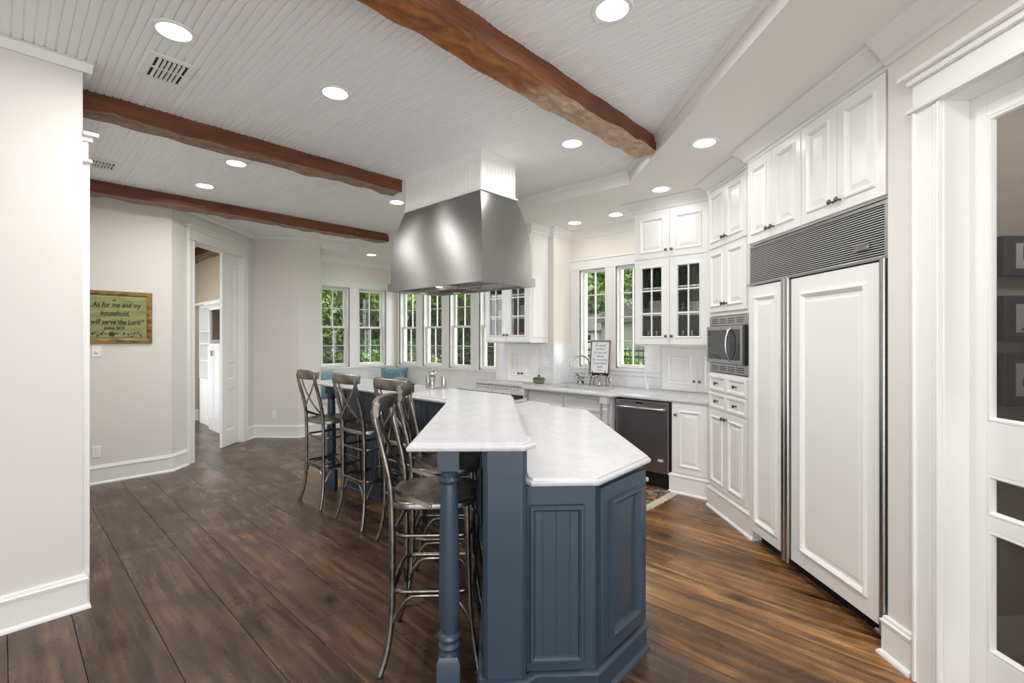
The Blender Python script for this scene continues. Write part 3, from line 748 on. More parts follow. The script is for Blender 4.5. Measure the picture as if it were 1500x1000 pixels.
# ---- sink wall (front faces -X); local x = -(y)
def SL(x, y): return (x, y, 0)
FXD = 4.50; CBK = XW
t = thing('upper_glass_cabinet', 'tall white wall cabinet with glass-paned doors right of the sink windows', 'cabinet', (4.59,2.475,0), R_S)
Wg = 2.475-1.70
mb = MB().box(0,.018,0,.60,1.43,ZS-.002).box(Wg-.018,Wg,0,.60,1.43,ZS-.002).box(.018,Wg-.018,.585,.60,1.455,2.31).box(.018,Wg-.018,0,.60,1.43,1.455).box(.018,Wg-.018,0,.60,2.31,ZS-.002)
mb.box(.018,Wg-.018,.02,.585,1.74,1.755).box(.018,Wg-.018,.02,.585,2.02,2.035)
mb.build('body', M['cab'], t)
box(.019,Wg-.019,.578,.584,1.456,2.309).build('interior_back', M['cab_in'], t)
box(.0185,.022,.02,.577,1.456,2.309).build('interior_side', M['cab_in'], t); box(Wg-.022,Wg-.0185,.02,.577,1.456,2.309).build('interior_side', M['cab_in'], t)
h_ = Wg/2
door(t, .004, h_-.002, 2.33, 2.80, -.019, h_-.03, 2.40, fw=.06); door(t, h_+.002, Wg-.004, 2.33, 2.80, -.019, h_+.03, 2.40, fw=.06)
glassdoor(t, .004, h_-.002, 1.445, 2.315, -.019, 2, 3, h_-.03, 1.53, .085); glassdoor(t, h_+.002, Wg-.004, 1.445, 2.315, -.019, 2, 3, h_+.03, 1.53, .085)
crownpart(t, [(Wg,0),(0,0),(0,.60)], 2.80, ZS, pr_=.11)
# left glass cabinet on the chase
YL0, YL1 = 4.63, 3.835
Wl = YL0-YL1
t = thing('upper_glass_cabinet', 'white wall cabinet with glass-paned doors and panelled side, partly behind the hood', 'cabinet', (4.47,YL0,0), R_S)
mb = MB().box(0,.018,0,.345,1.45,ZS-.002).box(Wl-.018,Wl,0,.345,1.45,ZS-.002).box(.018,Wl-.018,.33,.345,1.475,2.36).box(.018,Wl-.018,0,.345,1.45,1.475).box(.018,Wl-.018,0,.345,2.36,ZS-.002)
mb.box(.018,Wl-.018,.02,.33,1.76,1.775).box(.018,Wl-.018,.02,.33,2.06,2.075)
mb.build('body', M['cab'], t)
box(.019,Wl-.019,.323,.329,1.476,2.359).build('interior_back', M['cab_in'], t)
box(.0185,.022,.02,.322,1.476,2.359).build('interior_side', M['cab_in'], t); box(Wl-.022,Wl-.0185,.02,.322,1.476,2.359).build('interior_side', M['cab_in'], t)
h_ = Wl/2
glassdoor(t, .004, h_-.002, 1.465, 2.35, -.019, 2, 3, h_-.03, 1.55, .085); glassdoor(t, h_+.002, Wl-.004, 1.465, 2.35, -.019, 2, 3, h_+.03, 1.55, .085)
door(t, .004, h_-.002, 2.37, 2.80, -.019); door(t, h_+.002, Wl-.004, 2.37, 2.80, -.019)
sp_ = MB(); sp_.relief(.03,.325,1.52,2.78,[(0,.004),(0,-.004),(.008,-.007),(.014,-.002),(.016,-.0015)]); 
# side panel faces -Y in world : rotate
o = sp_.build('side_panel', M['cab'], t, loc=(Wl,0,0), rz=radians(90))
crownpart(t, [(Wl,.345),(Wl,0),(0,0),(0,.345)], 2.80, ZS, pr_=.09)

# appliance garages
def garage(x, y0, y1, z1, lab):
    t = thing('appliance_garage', lab, 'cabinet', (x,y0,.918), R_S); w = y0-y1
    box(0,w,0,.035,0,z1-.918).build('body', M['cab'], t); h = w/2; z = z1-.918
    door(t,.004,h-.0015,.008,z-.03,-.012,h-.03,.12,fw=.07,k=.9); door(t,h+.0015,w-.004,.008,z-.03,-.012,h+.03,.12,fw=.07,k=.9)
garage(5.155,2.44,1.62,1.425,'low white two-door cupboard on the counter under the right glass cabinet')
garage(4.78,4.52,4.00,1.40,'low white two-door cupboard on the counter under the left glass cabinet')

# backsplash
def splash(mb, name='trim_14', **k): return struct(mb, name, M['marble_splash'], **k)
splash(MB().box(XW-.012,XW-.001,1.5,2.49,.918,1.43).box(XW-.012,XW-.001,2.49,3.75,.918,1.05).box(4.8195,XW-.013,3.738,3.749,.918,1.43).box(4.808,4.819,3.738,4.72,.918,1.43), 'trim_14')

# countertop along the sink wall
top = [(4.47,1.64),(4.47,2.60),(4.36,2.66),(4.36,3.90),(4.49,3.96),(4.49,4.86),(4.60,4.97),(5.12,4.97),(5.12,4.80),(4.808,4.80),(4.808,3.737),(XW-.012,3.737),(XW-.012,1.2),(4.60,1.2),(4.47,1.50)]
# ccw order check handled by offset()
tt = thing('sink_countertop', 'white marble counter running along the window wall with the sink', 'countertop', (0,0,0))
sink_hole = (4.55, 4.93, 2.90, 3.62)
a0, a1, b0, b1 = sink_hole
def top_slab(mb, poly, z0, z1, hole=None):
    e_ = [(.010,z0),(.003,z0+.004),(0,z0+.012),(0,z0+.018),(.004,z0+.023),(.010,z0+.024),(.012,z0+.026),(.014,z1-.002),(.018,z1)]
    mb.prism(poly, e_)
mb = MB()
right = [(4.47,1.64),(4.47,2.60),(4.36,2.66),(4.36,2.90),(XW-.012,2.90),(XW-.012,1.2),(4.62,1.2),(4.47,1.46)]
def slabparts(o_mb):
    # outline ring with hole built from bmesh boolean-free strips
    z0, z1 = .882, .917
    poly = top
    n0 = len(o_mb.v); o_mb.prism(poly, [(.010,z0),(.003,z0+.004),(0,z0+.012),(0,z0+.020),(.004,z0+.025),(.010,z0+.027),(.013,z1-.002),(.018,z1)])
slabparts(mb)
top_ob = mb.build('slab', M['marble'], tt, smooth=True, auto=25)
# cut the sink hole with a boolean
cut = box(a0,a1,b0,b1,.80,1.0).build('cutter', M['marble'], None)
bo = top_ob.modifiers.new('hole','BOOLEAN'); bo.operation = 'DIFFERENCE'; bo.object = cut; bo.solver = 'EXACT'
dg = bpy.context.evaluated_depsgraph_get(); nm = bpy.data.meshes.new_from_object(top_ob.evaluated_get(dg)); top_ob.modifiers.clear(); top_ob.data = nm
bpy.data.objects.remove(cut)
t = thing('sink', 'white undermount sink basin set in the marble counter', 'sink', (0,0,0))
g = .012
MB().prism([(a0,b0),(a1,b0),(a1,b1),(a0,b1)], [(-g,.878),(-g,.66),(0,.66),(.02,.68),(0,.70),(-.001,.878)][:0] or [(-g,.879),(-g,.66)]).build('basin_shell', M['plate'], t) if False else None
bs = MB(); bs.add([(a0-g,b0-g,.879),(a1+g,b0-g,.879),(a1+g,b1+g,.879),(a0-g,b1+g,.879),(a0-g,b0-g,.66),(a1+g,b0-g,.66),(a1+g,b1+g,.66),(a0-g,b1+g,.66),
   (a0-.002,b0-.002,.879),(a1+.002,b0-.002,.879),(a1+.002,b1+.002,.879),(a0-.002,b1+.002,.879),(a0+.02,b0+.02,.675),(a1-.02,b0+.02,.675),(a1-.02,b1-.02,.675),(a0+.02,b1-.02,.675)],
   [(4,5,6,7),(0,4,7,3),(1,5,4,0),(2,6,5,1),(3,7,6,2),(8,9,1,0)[::1],(9,10,2,1),(10,11,3,2),(11,8,0,3),(8,12,13,9),(9,13,14,10),(10,14,15,11),(11,15,12,8),(12,15,14,13)])
bs.build('basin', M['plate'], t)
MB().lathe([(0,.676),(.035,.676),(.04,.6785),(0,.679)], (4.74,3.26,0), 20).build('drain', M['nickel'], t)

# base cabinets on the sink wall
def base_body(par, w, m, x=0, d=.66, h=.882): return box(x, x+w, 0, d, 0, h).build('body', m, par)
t = thing('base_cabinet', 'narrow white base cabinet with one panelled door between dishwasher and tower', 'cabinet', (4.50,2.03,0), R_S)
box(0,.40,0,.60,0,.88).build('body', M['cab'], t)
o = door(t, .02, .355, .20, .865, -.019, .055, .765, fw=.06)
basepart(t, [(.40,0),(0,0),(0,.05)], M['cab'], .19)
# dishwasher
t = thing('dishwasher', 'stainless steel dishwasher with curved bar handle under the counter', 'dishwasher', (4.495,2.665,0), R_S)
w = .625
box(0,w,.03,.60,.02,.876).build('body', M['black'], t)
MB().relief(.012,w-.02,.155,.868,[(0,.03),(0,-.006),(.004,-.010),(.008,-.011)]).build('door', M['steel_dark'], t)
box(.02,w-.01,.05,.08,.0,.15).build('toe_kick', M['black'], t)
MB().tube([(.045,-.012,.795),(.055,-.040,.795),(.11,-.052,.793),(w/2,-.060,.790),(w-.12,-.052,.793),(w-.065,-.040,.795),(w-.055,-.012,.795)], .0165, 12).build('handle', M['nickel'], t, smooth=True)
box(w*.40,w*.40+.085,-.0125,-.010,.832,.848).build('display', M['ledblue'], t)
lg = MB().lathe([(0,-.0135),(.030,-.0135),(.031,-.010),(0,-.010)], (0,0,0), 24, 'y')
lg.v = [(p[0], p[1], p[2]*.42) for p in lg.v]; o = lg.build('badge', M['plastic'], t, loc=(w-.10,0,.285))
MB().box(-.018,.018,-.0145,-.0130,-.002,.002).build('badge_mark', M['steel_dark'], o)
# sink base with posts and false drawers
YS0, YS1 = 3.93, 2.67
ws = YS0-YS1
t = thing('sink_base_cabinet', 'pale grey sink cabinet with two drawer fronts and turned corner posts', 'cabinet', (4.44,YS0,0), R_S)
box(.0,ws,.06,.70,0,.64).build('body', M['greycab'], t); box(0,ws,.0,.095,.0,.878).build('face_frame', M['greycab'], t)
def greydrawer(par, x0, x1, z0, z1, y, m=None):
    mb = MB().relief(x0,x1,z0,z1,[(0,y+.02),(0,y),(.018,y),(.024,y+.002),(.034,y+.012),(.04,y+.012)]); return mb.build('drawer_front', m or M['greycab'], par)
greydrawer(t, .10, ws/2-.004, .70, .865, -.018); greydrawer(t, ws/2+.004, ws-.13, .70, .865, -.018)
for a, b_ in ((.10,ws/2-.004),(ws/2+.004,ws-.13)): door(t, a, b_, .17, .685, -.018, m=M['greycab'])
basepart(t, [(ws,0),(0,0)], M['greycab'], .14)
pprof = [(.034,.14),(.034,.20),(.028,.205),(.026,.21),(.038,.225),(.038,.24),(.030,.25),(.034,.30),(.034,.66),(.030,.72),(.036,.735),(.036,.75),(.028,.76),(.034,.80),(.038,.81)]
for xx in (.045, ws-.055):
    o = MB().lathe(pprof, (0,0,0), 20).box(-.042,.042,-.042,.042,.81,.878).box(-.042,.042,-.042,.042,.0,.14).build('post', M['greycab'], t, smooth=True, loc=(xx,-.045,0))
# left base cabinet
t = thing('base_cabinet', 'pale grey base cabinet with drawers at the far left end of the window counter', 'cabinet', (4.53,4.93,0), R_S)
wl_ = 4.93-3.94
box(0,wl_,0,.27,0,.88).build('body', M['greycab'], t)
xs = [.02,.40,.72,.97]
for a, b_ in ((.02,.36),(.37,.71),(.72,.97)):
    greydrawer(t, a, b_, .72, .865, -.018); door(t, a, b_, .17, .705, -.018, m=M['greycab'], fw=.045)
basepart(t, [(wl_,0),(0,0),(0,.2)], M['greycab'], .14)

# ------------------------------------------------------------------ ISLAND
isl = thing('kitchen_island', 'slate blue angular kitchen island base with panelled end and raised bar wall', 'kitchen island', (0,0,0))
def Dp(x, y): return (x, y)
u1 = [(1.50,1.285),(1.695,1.10),(2.130,1.11),(3.20,2.175),(3.20,2.55),(3.29,2.665),(3.29,4.36),(3.13,4.53),(2.566,4.53),(2.566,2.50),(1.492,1.42),(1.47,1.33)]
MB().prism(u1, [(0,.0),(0,.895)]).build('cabinet_body', M['blue'], isl)
# bar wall
bw = [(1.38,1.44),(1.475,1.31),(1.492,1.326),(2.565,2.41),(2.565,4.60),(2.41,4.60),(2.41,2.47)]
MB().prism(bw, [(0,0),(0,1.051)]).build('bar_wall', M['blue'], isl)
# octagonal end column
cx, cy = 1.408, 1.350
def rotp(pts, a, c): return [(c[0]+p[0]*cos(a)-p[1]*sin(a), c[1]+p[0]*sin(a)+p[1]*cos(a)) for p in pts]
oc = rotp([(-.086,.016),(-.070,0),(.070,0),(.086,.016),(.086,.13),(-.086,.13)], R_D, (cx-.014,cy-.016))
MB().prism(oc, [(0,.0),(0,1.051)]).build('end_column', M['blue'], isl, bevel=.001)
oc2 = rotp([(-.090,.014),(-.072,-.004),(.072,-.004),(.090,.014),(.090,.05),(-.090,.05)], R_D, (cx-.014,cy-.016))
MB().prism(oc2, [(0,.955),(0,1.0505)]).build('column_cap', M['blue'], isl)
# base moulding around the visible island sides
ocb = rotp([(-.086,.13),(-.086,.016),(-.070,0),(.070,0),(.086,.016)], R_D, (cx-.014,cy-.016))
bpath = [(1.695,1.10),(2.130,1.11),(3.20,2.175),(3.20,2.55),(3.29,2.665),(3.29,4.36)]
pth = [(2.41,4.60),(2.41,2.47),(1.40,1.46)] + ocb[1:] + [(1.515,1.28)] + bpath
pth = pth[::-1]
pth = list(reversed(pth))
ip = [(0,.0),(.034,.0),(.032,.010),(.020,.020),(.018,.022),(.018,.098),(.026,.102),(.027,.114),(.018,.122),(.004,.126),(0,.126)]
MB().sweep(pth, [(-o,z) for o,z in ip]).build('base_moulding', M['blue'], isl, smooth=True, auto=30)
# bead-board end panel on the D face
pe = thing_pe = None
mb = MB()
mb.relief(-.012,.218,.165,.815,[(0,.0),(0,-.008),(.006,-.016),(.014,-.016),(.022,-.010),(.026,-.002),(.028,.0)],cap=False) 
beadpanel(mb, -.012, .218, .17, .81, .0, .052, .002)
mb.build('end_panel', M['blue'], isl, loc=(1.500,1.280,0), rz=R_D)
# raised end door on the X face
mb = MB(); raised(mb, .004, .400, .155, .878, -.018, fw=.062, k=1.5); o = mb.build('end_door', M['blue'], isl, loc=(1.712,1.10,0))
# doors on the range side (C face), with knobs that show past the corner
o = MB(); raised(o, -.46, -.02, .155, .69, -.018, k=1.2); o = o.build('door', M['blue'], isl, loc=(2.125,1.10,0), rz=radians(45+0)) if False else None
cf = thing = thing  # keep helper name
def cface(mb_fn, name):
    mb = MB(); mb_fn(mb); return mb.build(name, M['blue'], isl, loc=(2.130,1.11,0), rz=radians(44.9))
for i in range(3):
    x0 = .03+i*.52; x1 = x0+.49
    o = cface(lambda q: raised(q, x0, x1, .155, .69, -.018, k=1.1), 'door'); knob(o, x0+.04, -.018, .655, .014, M['knobwhite'])
    o = cface(lambda q: raised(q, x0, x1, .71, .862, -.018, fw=.03, field=False), 'drawer'); knob(o, x0+.04, -.018, .80, .012, M['knobwhite'])
# bead board on the stool side of the bar wall
mb = MB(); beadpanel(mb, 0, 1.48, .16, .95, 0, .085, .010); mb.box(0,1.48,-.016,0,.93,1.03)
L1 = sqrt((2.41-1.40)**2*2)
mb = MB(); beadpanel(mb, .02, L1-.02, .16, .95, 0, .085, .008); mb.box(.02,L1-.02,-.012,0,.95,1.05)
mb.build('beadboard', M['blue'], isl, loc=(2.41,2.47,0), rz=radians(225))
mb = MB(); beadpanel(mb, .02, 2.06, .16, .95, 0, .085, .008); mb.box(.02,2.06,-.012,0,.95,1.05)
mb.box(.0,.05,-.018,0,.14,1.03).box(2.03,2.08,-.018,0,.14,1.03)
mb.build('beadboard', M['blue'], isl, loc=(2.41,4.61,0), rz=R_S)
# turned posts
tp_ = [(.036,.20),(.030,.207),(.030,.215),(.040,.225),(.046,.235),(.040,.246),(.034,.250),(.041,.262),(.047,.272),(.042,.284),(.033,.290),(.037,.31),(.043,.36),(.044,.42),(.042,.60),(.038,.80),(.035,.88),(.033,.905),(.040,.912),(.046,.922),(.040,.933),(.034,.938),(.036,.955),(.044,.965)]
def post(x, y):
    mb = MB().lathe(tp_, (0,0,0), 28)
    mb.prism([(-.047,-.047),(.047,-.047),(.047,.047),(-.047,.047)], [(0,0),(0,.178),(.010,.200),(.012,.2005)])
    mb.box(-.044,.044,-.044,.044,.965,1.0515)
    return mb.build('post', M['blue'], isl, smooth=True, loc=(x,y,0), rz=R_D, auto=30)
post(1.273,1.541); post(2.24,4.54)
# marble tops
barp = [(1.090,1.60),(1.140,1.548),(1.430,1.250),(1.500,1.250),(1.575,1.335),(1.575,1.37),(2.70,2.50),(2.70,4.66),(2.65,4.72),(2.20,4.72),(2.17,4.69),(2.17,2.70)]
def edge(z0, z1): return [(.012,z0),(.003,z0+.004),(0,z0+.011),(0,z0+.017),(.003,z0+.022),(.009,z0+.024),(.012,z0+.026),(.013,z1-.002),(.017,z1)]
barp = [(1.10,1.600),(1.140,1.560),(1.430,1.258),(1.505,1.262),(1.562,1.322),(1.562,1.358),(2.60,2.405),(2.60,4.58),(2.55,4.64),(2.12,4.64),(2.088,4.61),(2.088,2.55)]
o = MB().prism(barp, edge(1.052,1.087)).build('marble_countertop', M['marble'], None, smooth=True, auto=25)
tag(o, 'raised angled white marble bar top over the slate blue island', 'countertop')
lowp = [(1.482,1.268),(1.683,1.070),(2.175,1.088),(3.235,2.160),(3.235,2.53),(3.325,2.645),(3.325,4.38),(3.15,4.56),(2.575,4.56),(2.575,2.445),(1.492,1.310)]
o = MB().prism(lowp, edge(.896,.931)).build('island_countertop', M['marble'], None, smooth=True, auto=25)
tag(o, 'lower white marble work surface of the island with a clipped near corner', 'countertop')
# range top
t = thing('cooktop', 'dark cast-iron gas cooktop on the far side of the island under the hood', 'cooktop', (2.71,2.84,.9315))
box(0,.55,0,.98,0,.03).build('pan', M['steel_dark'], t, bevel=.004)
for q in range(3):
    mb = MB(); y = .03+q*.31
    for i in range(5): mb.box(.03+i*.12,.045+i*.12,y,y+.29,.035,.055)
    for i in range(3): mb.box(.03,.525,y+.01+i*.13,y+.025+i*.13,.030,.055)
    mb.build('grate', M['iron'], t)
for q in range(5):
    MB().lathe([(.02,0),(.018,.02),(0,.022)], (0,0,0), 14, 'x').build('burner_knob', M['black'], t, smooth=True, loc=(.55,.13+q*.18,.015))

# ------------------------------------------------------------------ HOOD
HX0,HX1,HY0,HY1 = 2.655,3.065,2.815,3.865
hc = ((HX0+HX1)/2,(HY0+HY1)/2)
t = thing('range_hood', 'large curved stainless steel island range hood with white boxed chimney', 'range hood', (hc[0],hc[1],0))
hx, hy = (HX1-HX0)/2, (HY1-HY0)/2
ch = MB().box(-hx+.005,hx-.005,-hy+.005,hy-.005,2.72,ZC+.01); o = ch.build('chimney', M['white'], t)
mb = MB(); 
for (w_, rz, lx, ly) in ((2*hy,R_S,-hx,hy),(2*hx,0,-hx,-hy),(2*hy,radians(90),hx,-hy),(2*hx,radians(180),hx,hy)):
    q = MB(); beadpanel(q, .035, w_-.035, 2.74, ZC-.06, 0, .045, .004); q.box(0,w_,-.006,0,ZC-.065,ZC-.001).box(0,.035,-.007,0,2.72,ZC-.06).box(w_-.035,w_,-.007,0,2.72,ZC-.06)
    c_, s_ = cos(rz), sin(rz)
    q.v = [(lx+p[0]*c_-p[1]*s_, ly+p[0]*s_+p[1]*c_, p[2]) for p in q.v]; mb.add(q.v, q.f)
mb.build('beadboard_cladding', M['white'], t)
MB().prism([(-hx,-hy),(hx,-hy),(hx,hy),(-hx,hy)], [(-.008,2.712),(-.020,2.716),(-.020,2.728),(-.008,2.734)]).build('collar', M['white'], t)
RX, RY = .320, .662
def hoodw(z):
    u = (2.712-z)/(2.712-2.03); k_ = sin(min(1,u)*pi/2)**.82 if u > 0 else 0
    return k_
NH = 26; pts = []
for i in range(NH+1):
    z = 2.712 - (2.712-2.025)*i/NH
    u = i/NH; k_ = (1-(1-u)**2.8)
    pts.append((hx+.004+(RX-.022-hx-.004)*k_, hy+.004+(RY-.022-hy-.004)*k_, z))
vs = []; fs = []
for (a, b_, z) in pts: vs += [(-a,-b_,z),(a,-b_,z),(a,b_,z),(-a,b_,z)]
for i in range(NH):
    for q in range(4): l = (q+1)%4; fs.append((4*i+q,4*i+l,4*i+4+l,4*i+4+q))
MB().add(vs, fs).build('steel_shell', M['steel'], t, smooth=True, auto=45)
rz0, rz1 = 1.955, 2.03
rim = MB(); rp = [(-RX,-RY),(RX,-RY),(RX,RY),(-RX,RY)]
ins = .02; inn = offset(rp, ins); inn2 = offset(rp, .05)
def ring(mb, P, z0, Q, z1):
    mb.add([(p[0],p[1],z0) for p in P]+[(p[0],p[1],z1) for p in Q], [(i,(i+1)%4,4+(i+1)%4,4+i) for i in range(4)])
ring(rim, rp, rz0, rp, rz1); ring(rim, rp, rz1, offset(rp,.024), rz1+.002); ring(rim, rp, rz0, inn, rz0); ring(rim, inn, rz0, inn, rz0+.02)
rim.build('rim', M['steel'], t)
un = MB(); ring(un, inn, rz0+.02, offset(rp,.17), rz0+.14); q = offset(rp,.17); un.add([(p[0],p[1],rz0+.14) for p in q], [(0,1,2,3)])
un.build('underside_liner', M['steel_dark'], t)
bf = MB()
for i in range(12): bf.box(-.12+i*.02,-.108+i*.02,-.50,.50,rz0+.125,rz0+.137)
bf.box(-.012,.012,-.66,.66,rz0+.012,rz0+.03).box(-.28,.28,-.01,.01,rz0+.012,rz0+.03)
bf.build('baffle_filter', M['steel_dark'], t)
for (xx, yy) in ((-.2,.45),(.2,.52),(.20,-.45),(-.2,-.42)):
    MB().lathe([(0,0),(.03,0),(.036,.004),(.036,.05),(0,.05)], (0,0,0), 18).build('hood_lamp', M['hoodlamp'], t, loc=(xx,yy,rz0+.075))
MB().tube([(.05,-.56,rz0+.02),(.06,-.52,rz0-.004),(.1,-.48,rz0-.008),(.13,-.46,rz0+.02)], .004, 8).build('hook', M['nickel'], t, smooth=True)

# ------------------------------------------------------------------ STOOLS
GM = M['gunmetal']
def lerp_path(P, n=6):
    out = []; P = [Vector(p) for p in P]; N = len(P)
    for i in range(N-1):
        p0 = P[max(i-1,0)]; p1 = P[i]; p2 = P[i+1]; p3 = P[min(i+2,N-1)]
        for k_ in range(n):
            t_ = k_/n; out.append(.5*((2*p1)+(p2-p0)*t_+(2*p0-5*p1+4*p2-p3)*t_*t_+(3*p1-p0-3*p2+p3)*t_**3))
    out.append(P[-1]); return out
def rsq(hx_, hy_, r, z, n=6):
    out = []
    for (sx, sy, a0_) in ((1,1,0),(-1,1,90),(-1,-1,180),(1,-1,270)):
        for i in range(n+1):
            a = radians(a0_+90*i/n); out.append((sx*(hx_-r)+r*cos(a), sy*(hy_-r)+r*sin(a), z))
    return out
def make_stool(label):
    t = thing('bar_stool', label, 'bar stool', (0,0,0), 0, 'gunmetal bar stools')
    for s in (-1, 1):
        MB().tube(lerp_path([(s*.212,-.225,.008),(s*.192,-.198,.10),(s*.178,-.182,.24),(s*.172,-.178,.45),(s*.170,-.180,.70),(s*.168,-.190,.85),(s*.168,-.222,1.0),(s*.170,-.252,1.12),(s*.170,-.262,1.185)]), .0145, 12).build('back_leg', GM, t, smooth=True)
        MB().lathe([(.016,0),(.017,.002),(.016,.010),(0,.010)], (0,0,0), 12).build('foot_cap', GM, t, smooth=True, loc=(s*.213,-.226,0))
        MB().tube(lerp_path([(s*.205,.215,.008),(s*.186,.196,.10),(s*.172,.176,.24),(s*.166,.166,.45),(s*.160,.158,.745)]), .0135, 12).build('front_leg', GM, t, smooth=True)
        MB().lathe([(.016,0),(.017,.002),(.016,.010),(0,.010)], (0,0,0), 12).build('foot_cap', GM, t, smooth=True, loc=(s*.206,.216,0))
    # seat pan
    mb = MB(); prof_ = [(.0,.742),(-.004,.744),(-.005,.762),(-.002,.768),(.006,.770),(.03,.767),(.08,.762)]
    outl = [(p[0],p[1]-.005) for p in rsq(.203,.200,.115,0,8)]
    mb.prism([p for p in outl], prof_); mb.build('seat', GM, t, smooth=True, auto=50)
    MB().tube(rsq(.178,.180,.06,.615), .0095, 10, closed=True).build('foot_ring', GM, t, smooth=True)
    MB().tube(rsq(.184,.186,.06,.365), .0105, 10, closed=True).build('foot_ring', GM, t, smooth=True)
    for rz in range(4):
        a = rz*pi/2; P = []
        for i in range(13):
            u = -1+2*i/12; xx = u*.172; z = .345 - .115*max(0,(abs(u)-.45)/.55)**1.9
            q = (xx, -.184); P.append((q[0]*cos(a)-q[1]*sin(a), q[0]*sin(a)+q[1]*cos(a), z))
        MB().tube(P, .0085, 8).build('brace', GM, t, smooth=True)
    # back rail: curved band
    P = []; Nn = []
    for i in range(17):
        u = -1+2*i/16; P.append((u*.206, -.262-.042*(1-u*u)+.024, 1.185)); Nn.append((u*.45,-1,0))
    mb = MB(); vs_ = []; fs_ = []; sec = [(0,-.040),(.010,-.042),(.016,-.034),(.016,0),(.015,.030),(.006,.041),(-.006,.042),(-.014,.034),(-.008,.028),(-.006,-.034)]
    for i, p in enumerate(P):
        nx_, ny_ = Nn[i][0], Nn[i][1]; l_ = sqrt(nx_*nx_+ny_*ny_); nx_ /= l_; ny_ /= l_
        sc_ = 1 - .25*abs(-1+2*i/16)**6
        for (o_, z_) in sec: vs_.append((p[0]+nx_*o_, p[1]+ny_*o_, p[2]+z_*sc_))
    ns = len(sec)
    for i in range(16):
        for k_ in range(ns): l = (k_+1)%ns; fs_.append((i*ns+k_, i*ns+l, (i+1)*ns+l, (i+1)*ns+k_))
    fs_.append(tuple(range(ns))[::-1]); fs_.append(tuple(range(16*ns,17*ns)))
    mb.add(vs_, fs_).build('top_rail', GM, t, smooth=True, auto=60)
    for s in (-1, 1):
        Q = lerp_path([(s*.150,-.236,1.165),(s*.100,-.240,1.09),(0,-.232+s*.003,.985),(-s*.10,-.218+s*.001,.895),(-s*.166,-.188,.835),(-s*.196,-.12,.80),(-s*.207,-.03,.765),(-s*.208,.0,.755)], 5)
        nn = []
        for i, p in enumerate(Q):
            f_ = min(1, max(0, (i-18)/8)); nn.append((-s*f_, -(1-f_)-.05, 0))
        st = MB().ribbon(Q, .021, .004, nn).build('cross_strap', GM, t, smooth=True)
        MB().lathe([(0,-.006),(.007,-.005),(.009,0),(0,0)], (0,0,0), 10, 'x').build('bolt', GM, st, loc=(-s*.211,-.003,.757), rz=0 if s > 0 else pi)
        MB().lathe([(0,-.006),(.007,-.005),(.009,0),(0,0)], (0,0,0), 10, 'y').build('bolt', GM, st, loc=(s*.150,-.239,1.165))
    return t
st0 = make_stool('gunmetal cross-back bar stool nearest the viewer, beside the near turned blue post')
st0.location = (1.456,1.86,0); st0.rotation_euler.z = radians(-135)
for (x, y, rz, lab) in ((1.845,2.255,-135,'gunmetal bar stool second from the near post, its pale rail just behind the first'),
   (2.125,2.93,-90,'gunmetal bar stool in the inner corner of the bar, third from the near end'),
   (2.135,3.585,-90,'gunmetal bar stool fourth along the bar, between the corner stool and the farthest one'),
   (2.125,4.265,-90,'gunmetal bar stool at the far left end of the bar, beside the far blue post')):
    c = copy_tree(st0); c.location = (x,y,0); c.rotation_euler.z = radians(rz); c['label'] = lab

# ------------------------------------------------------------------ text helper
def text(body, size, m, par, loc, rot, name='lettering', shear=.25, align='CENTER', space=1.0, bold=0.0, width=1.0):
    cu = bpy.data.curves.new(name, 'FONT'); cu.body = body; cu.size = size; cu.align_x = align; cu.shear = shear; cu.extrude = .0004; cu.offset = bold; cu.space_character = space
    o = bpy.data.objects.new(name, cu); COL.objects.link(o); bpy.context.view_layer.update()
    me = bpy.data.meshes.new_from_object(o.evaluated_get(bpy.context.evaluated_depsgraph_get())); bpy.data.objects.remove(o)
    me.materials.clear(); me.materials.append(m)
    o = bpy.data.objects.new(name, me); COL.objects.link(o); o.parent = par; o.location = loc; o.rotation_euler = rot; o.scale = (width,1,1); return o
UP = (pi/2, 0, 0)
# framed verse
t = thing('framed_sign', 'sage green framed verse board with gold frame hung on the wall left of the doorway', 'sign', (.79,6.498,1.73))
MB().relief(-.345,.345,-.275,.275,[(0,0),(0,-.018),(.004,-.024),(.03,-.026),(.045,-.018),(.05,-.014)]).build('frame', M['goldframe'], t)
MB().relief(-.295,.295,-.225,.225,[(0,-.012),(0,-.0145),(.008,-.0145),(.016,-.020),(.018,-.020)]).build('board', M['signgreen'], t)
BP = M['blackpaint']
for s_, z_, sz, dx in (('"...As for me and my',.105,.076,-.005),('household,',.015,.076,.005),('we will serve the Lord."',-.075,.073,-.012),('Joshua 24:15',-.130,.045,.0)):
    text(s_, sz, BP, t, (dx+.02,-.0205,z_), UP, width=.72, bold=.0016)
mb = MB(); r = random.Random(5)
def leaf2d(mb, x, z, a, l, w, y): mb.add([(x,y,z),(x+l*.5*cos(a)-w*sin(a),y,z+l*.5*sin(a)+w*cos(a)),(x+l*cos(a),y,z+l*sin(a)),(x+l*.5*cos(a)+w*sin(a),y,z+l*.5*sin(a)-w*cos(a))],[(0,1,2,3)])
for i in range(34):
    xx = -.24+i*.0145
    if abs(xx) > .04: leaf2d(mb, xx, -.178+.012*sin(i*1.3), r.uniform(0,6.28), .028, .006, -.0208)
mb.tube([(-.25,-.0206,-.18),(-.1,-.0206,-.172),(.1,-.0206,-.18),(.25,-.0206,-.172)], .0012, 5)
mb.build('painted_vine', BP, t)
fl = MB()
for i in range(9): leaf2d(fl, 0, -.178, i*.7, .036, .008, -.0212)
fl.build('painted_flower', mat('rust paint', srgb(110,52,40), .7), t)
mb = MB()
for a in (.3,.9,1.57,2.2,2.8): leaf2d(mb, .02, .185, a+pi, .02, .004, -.0208)
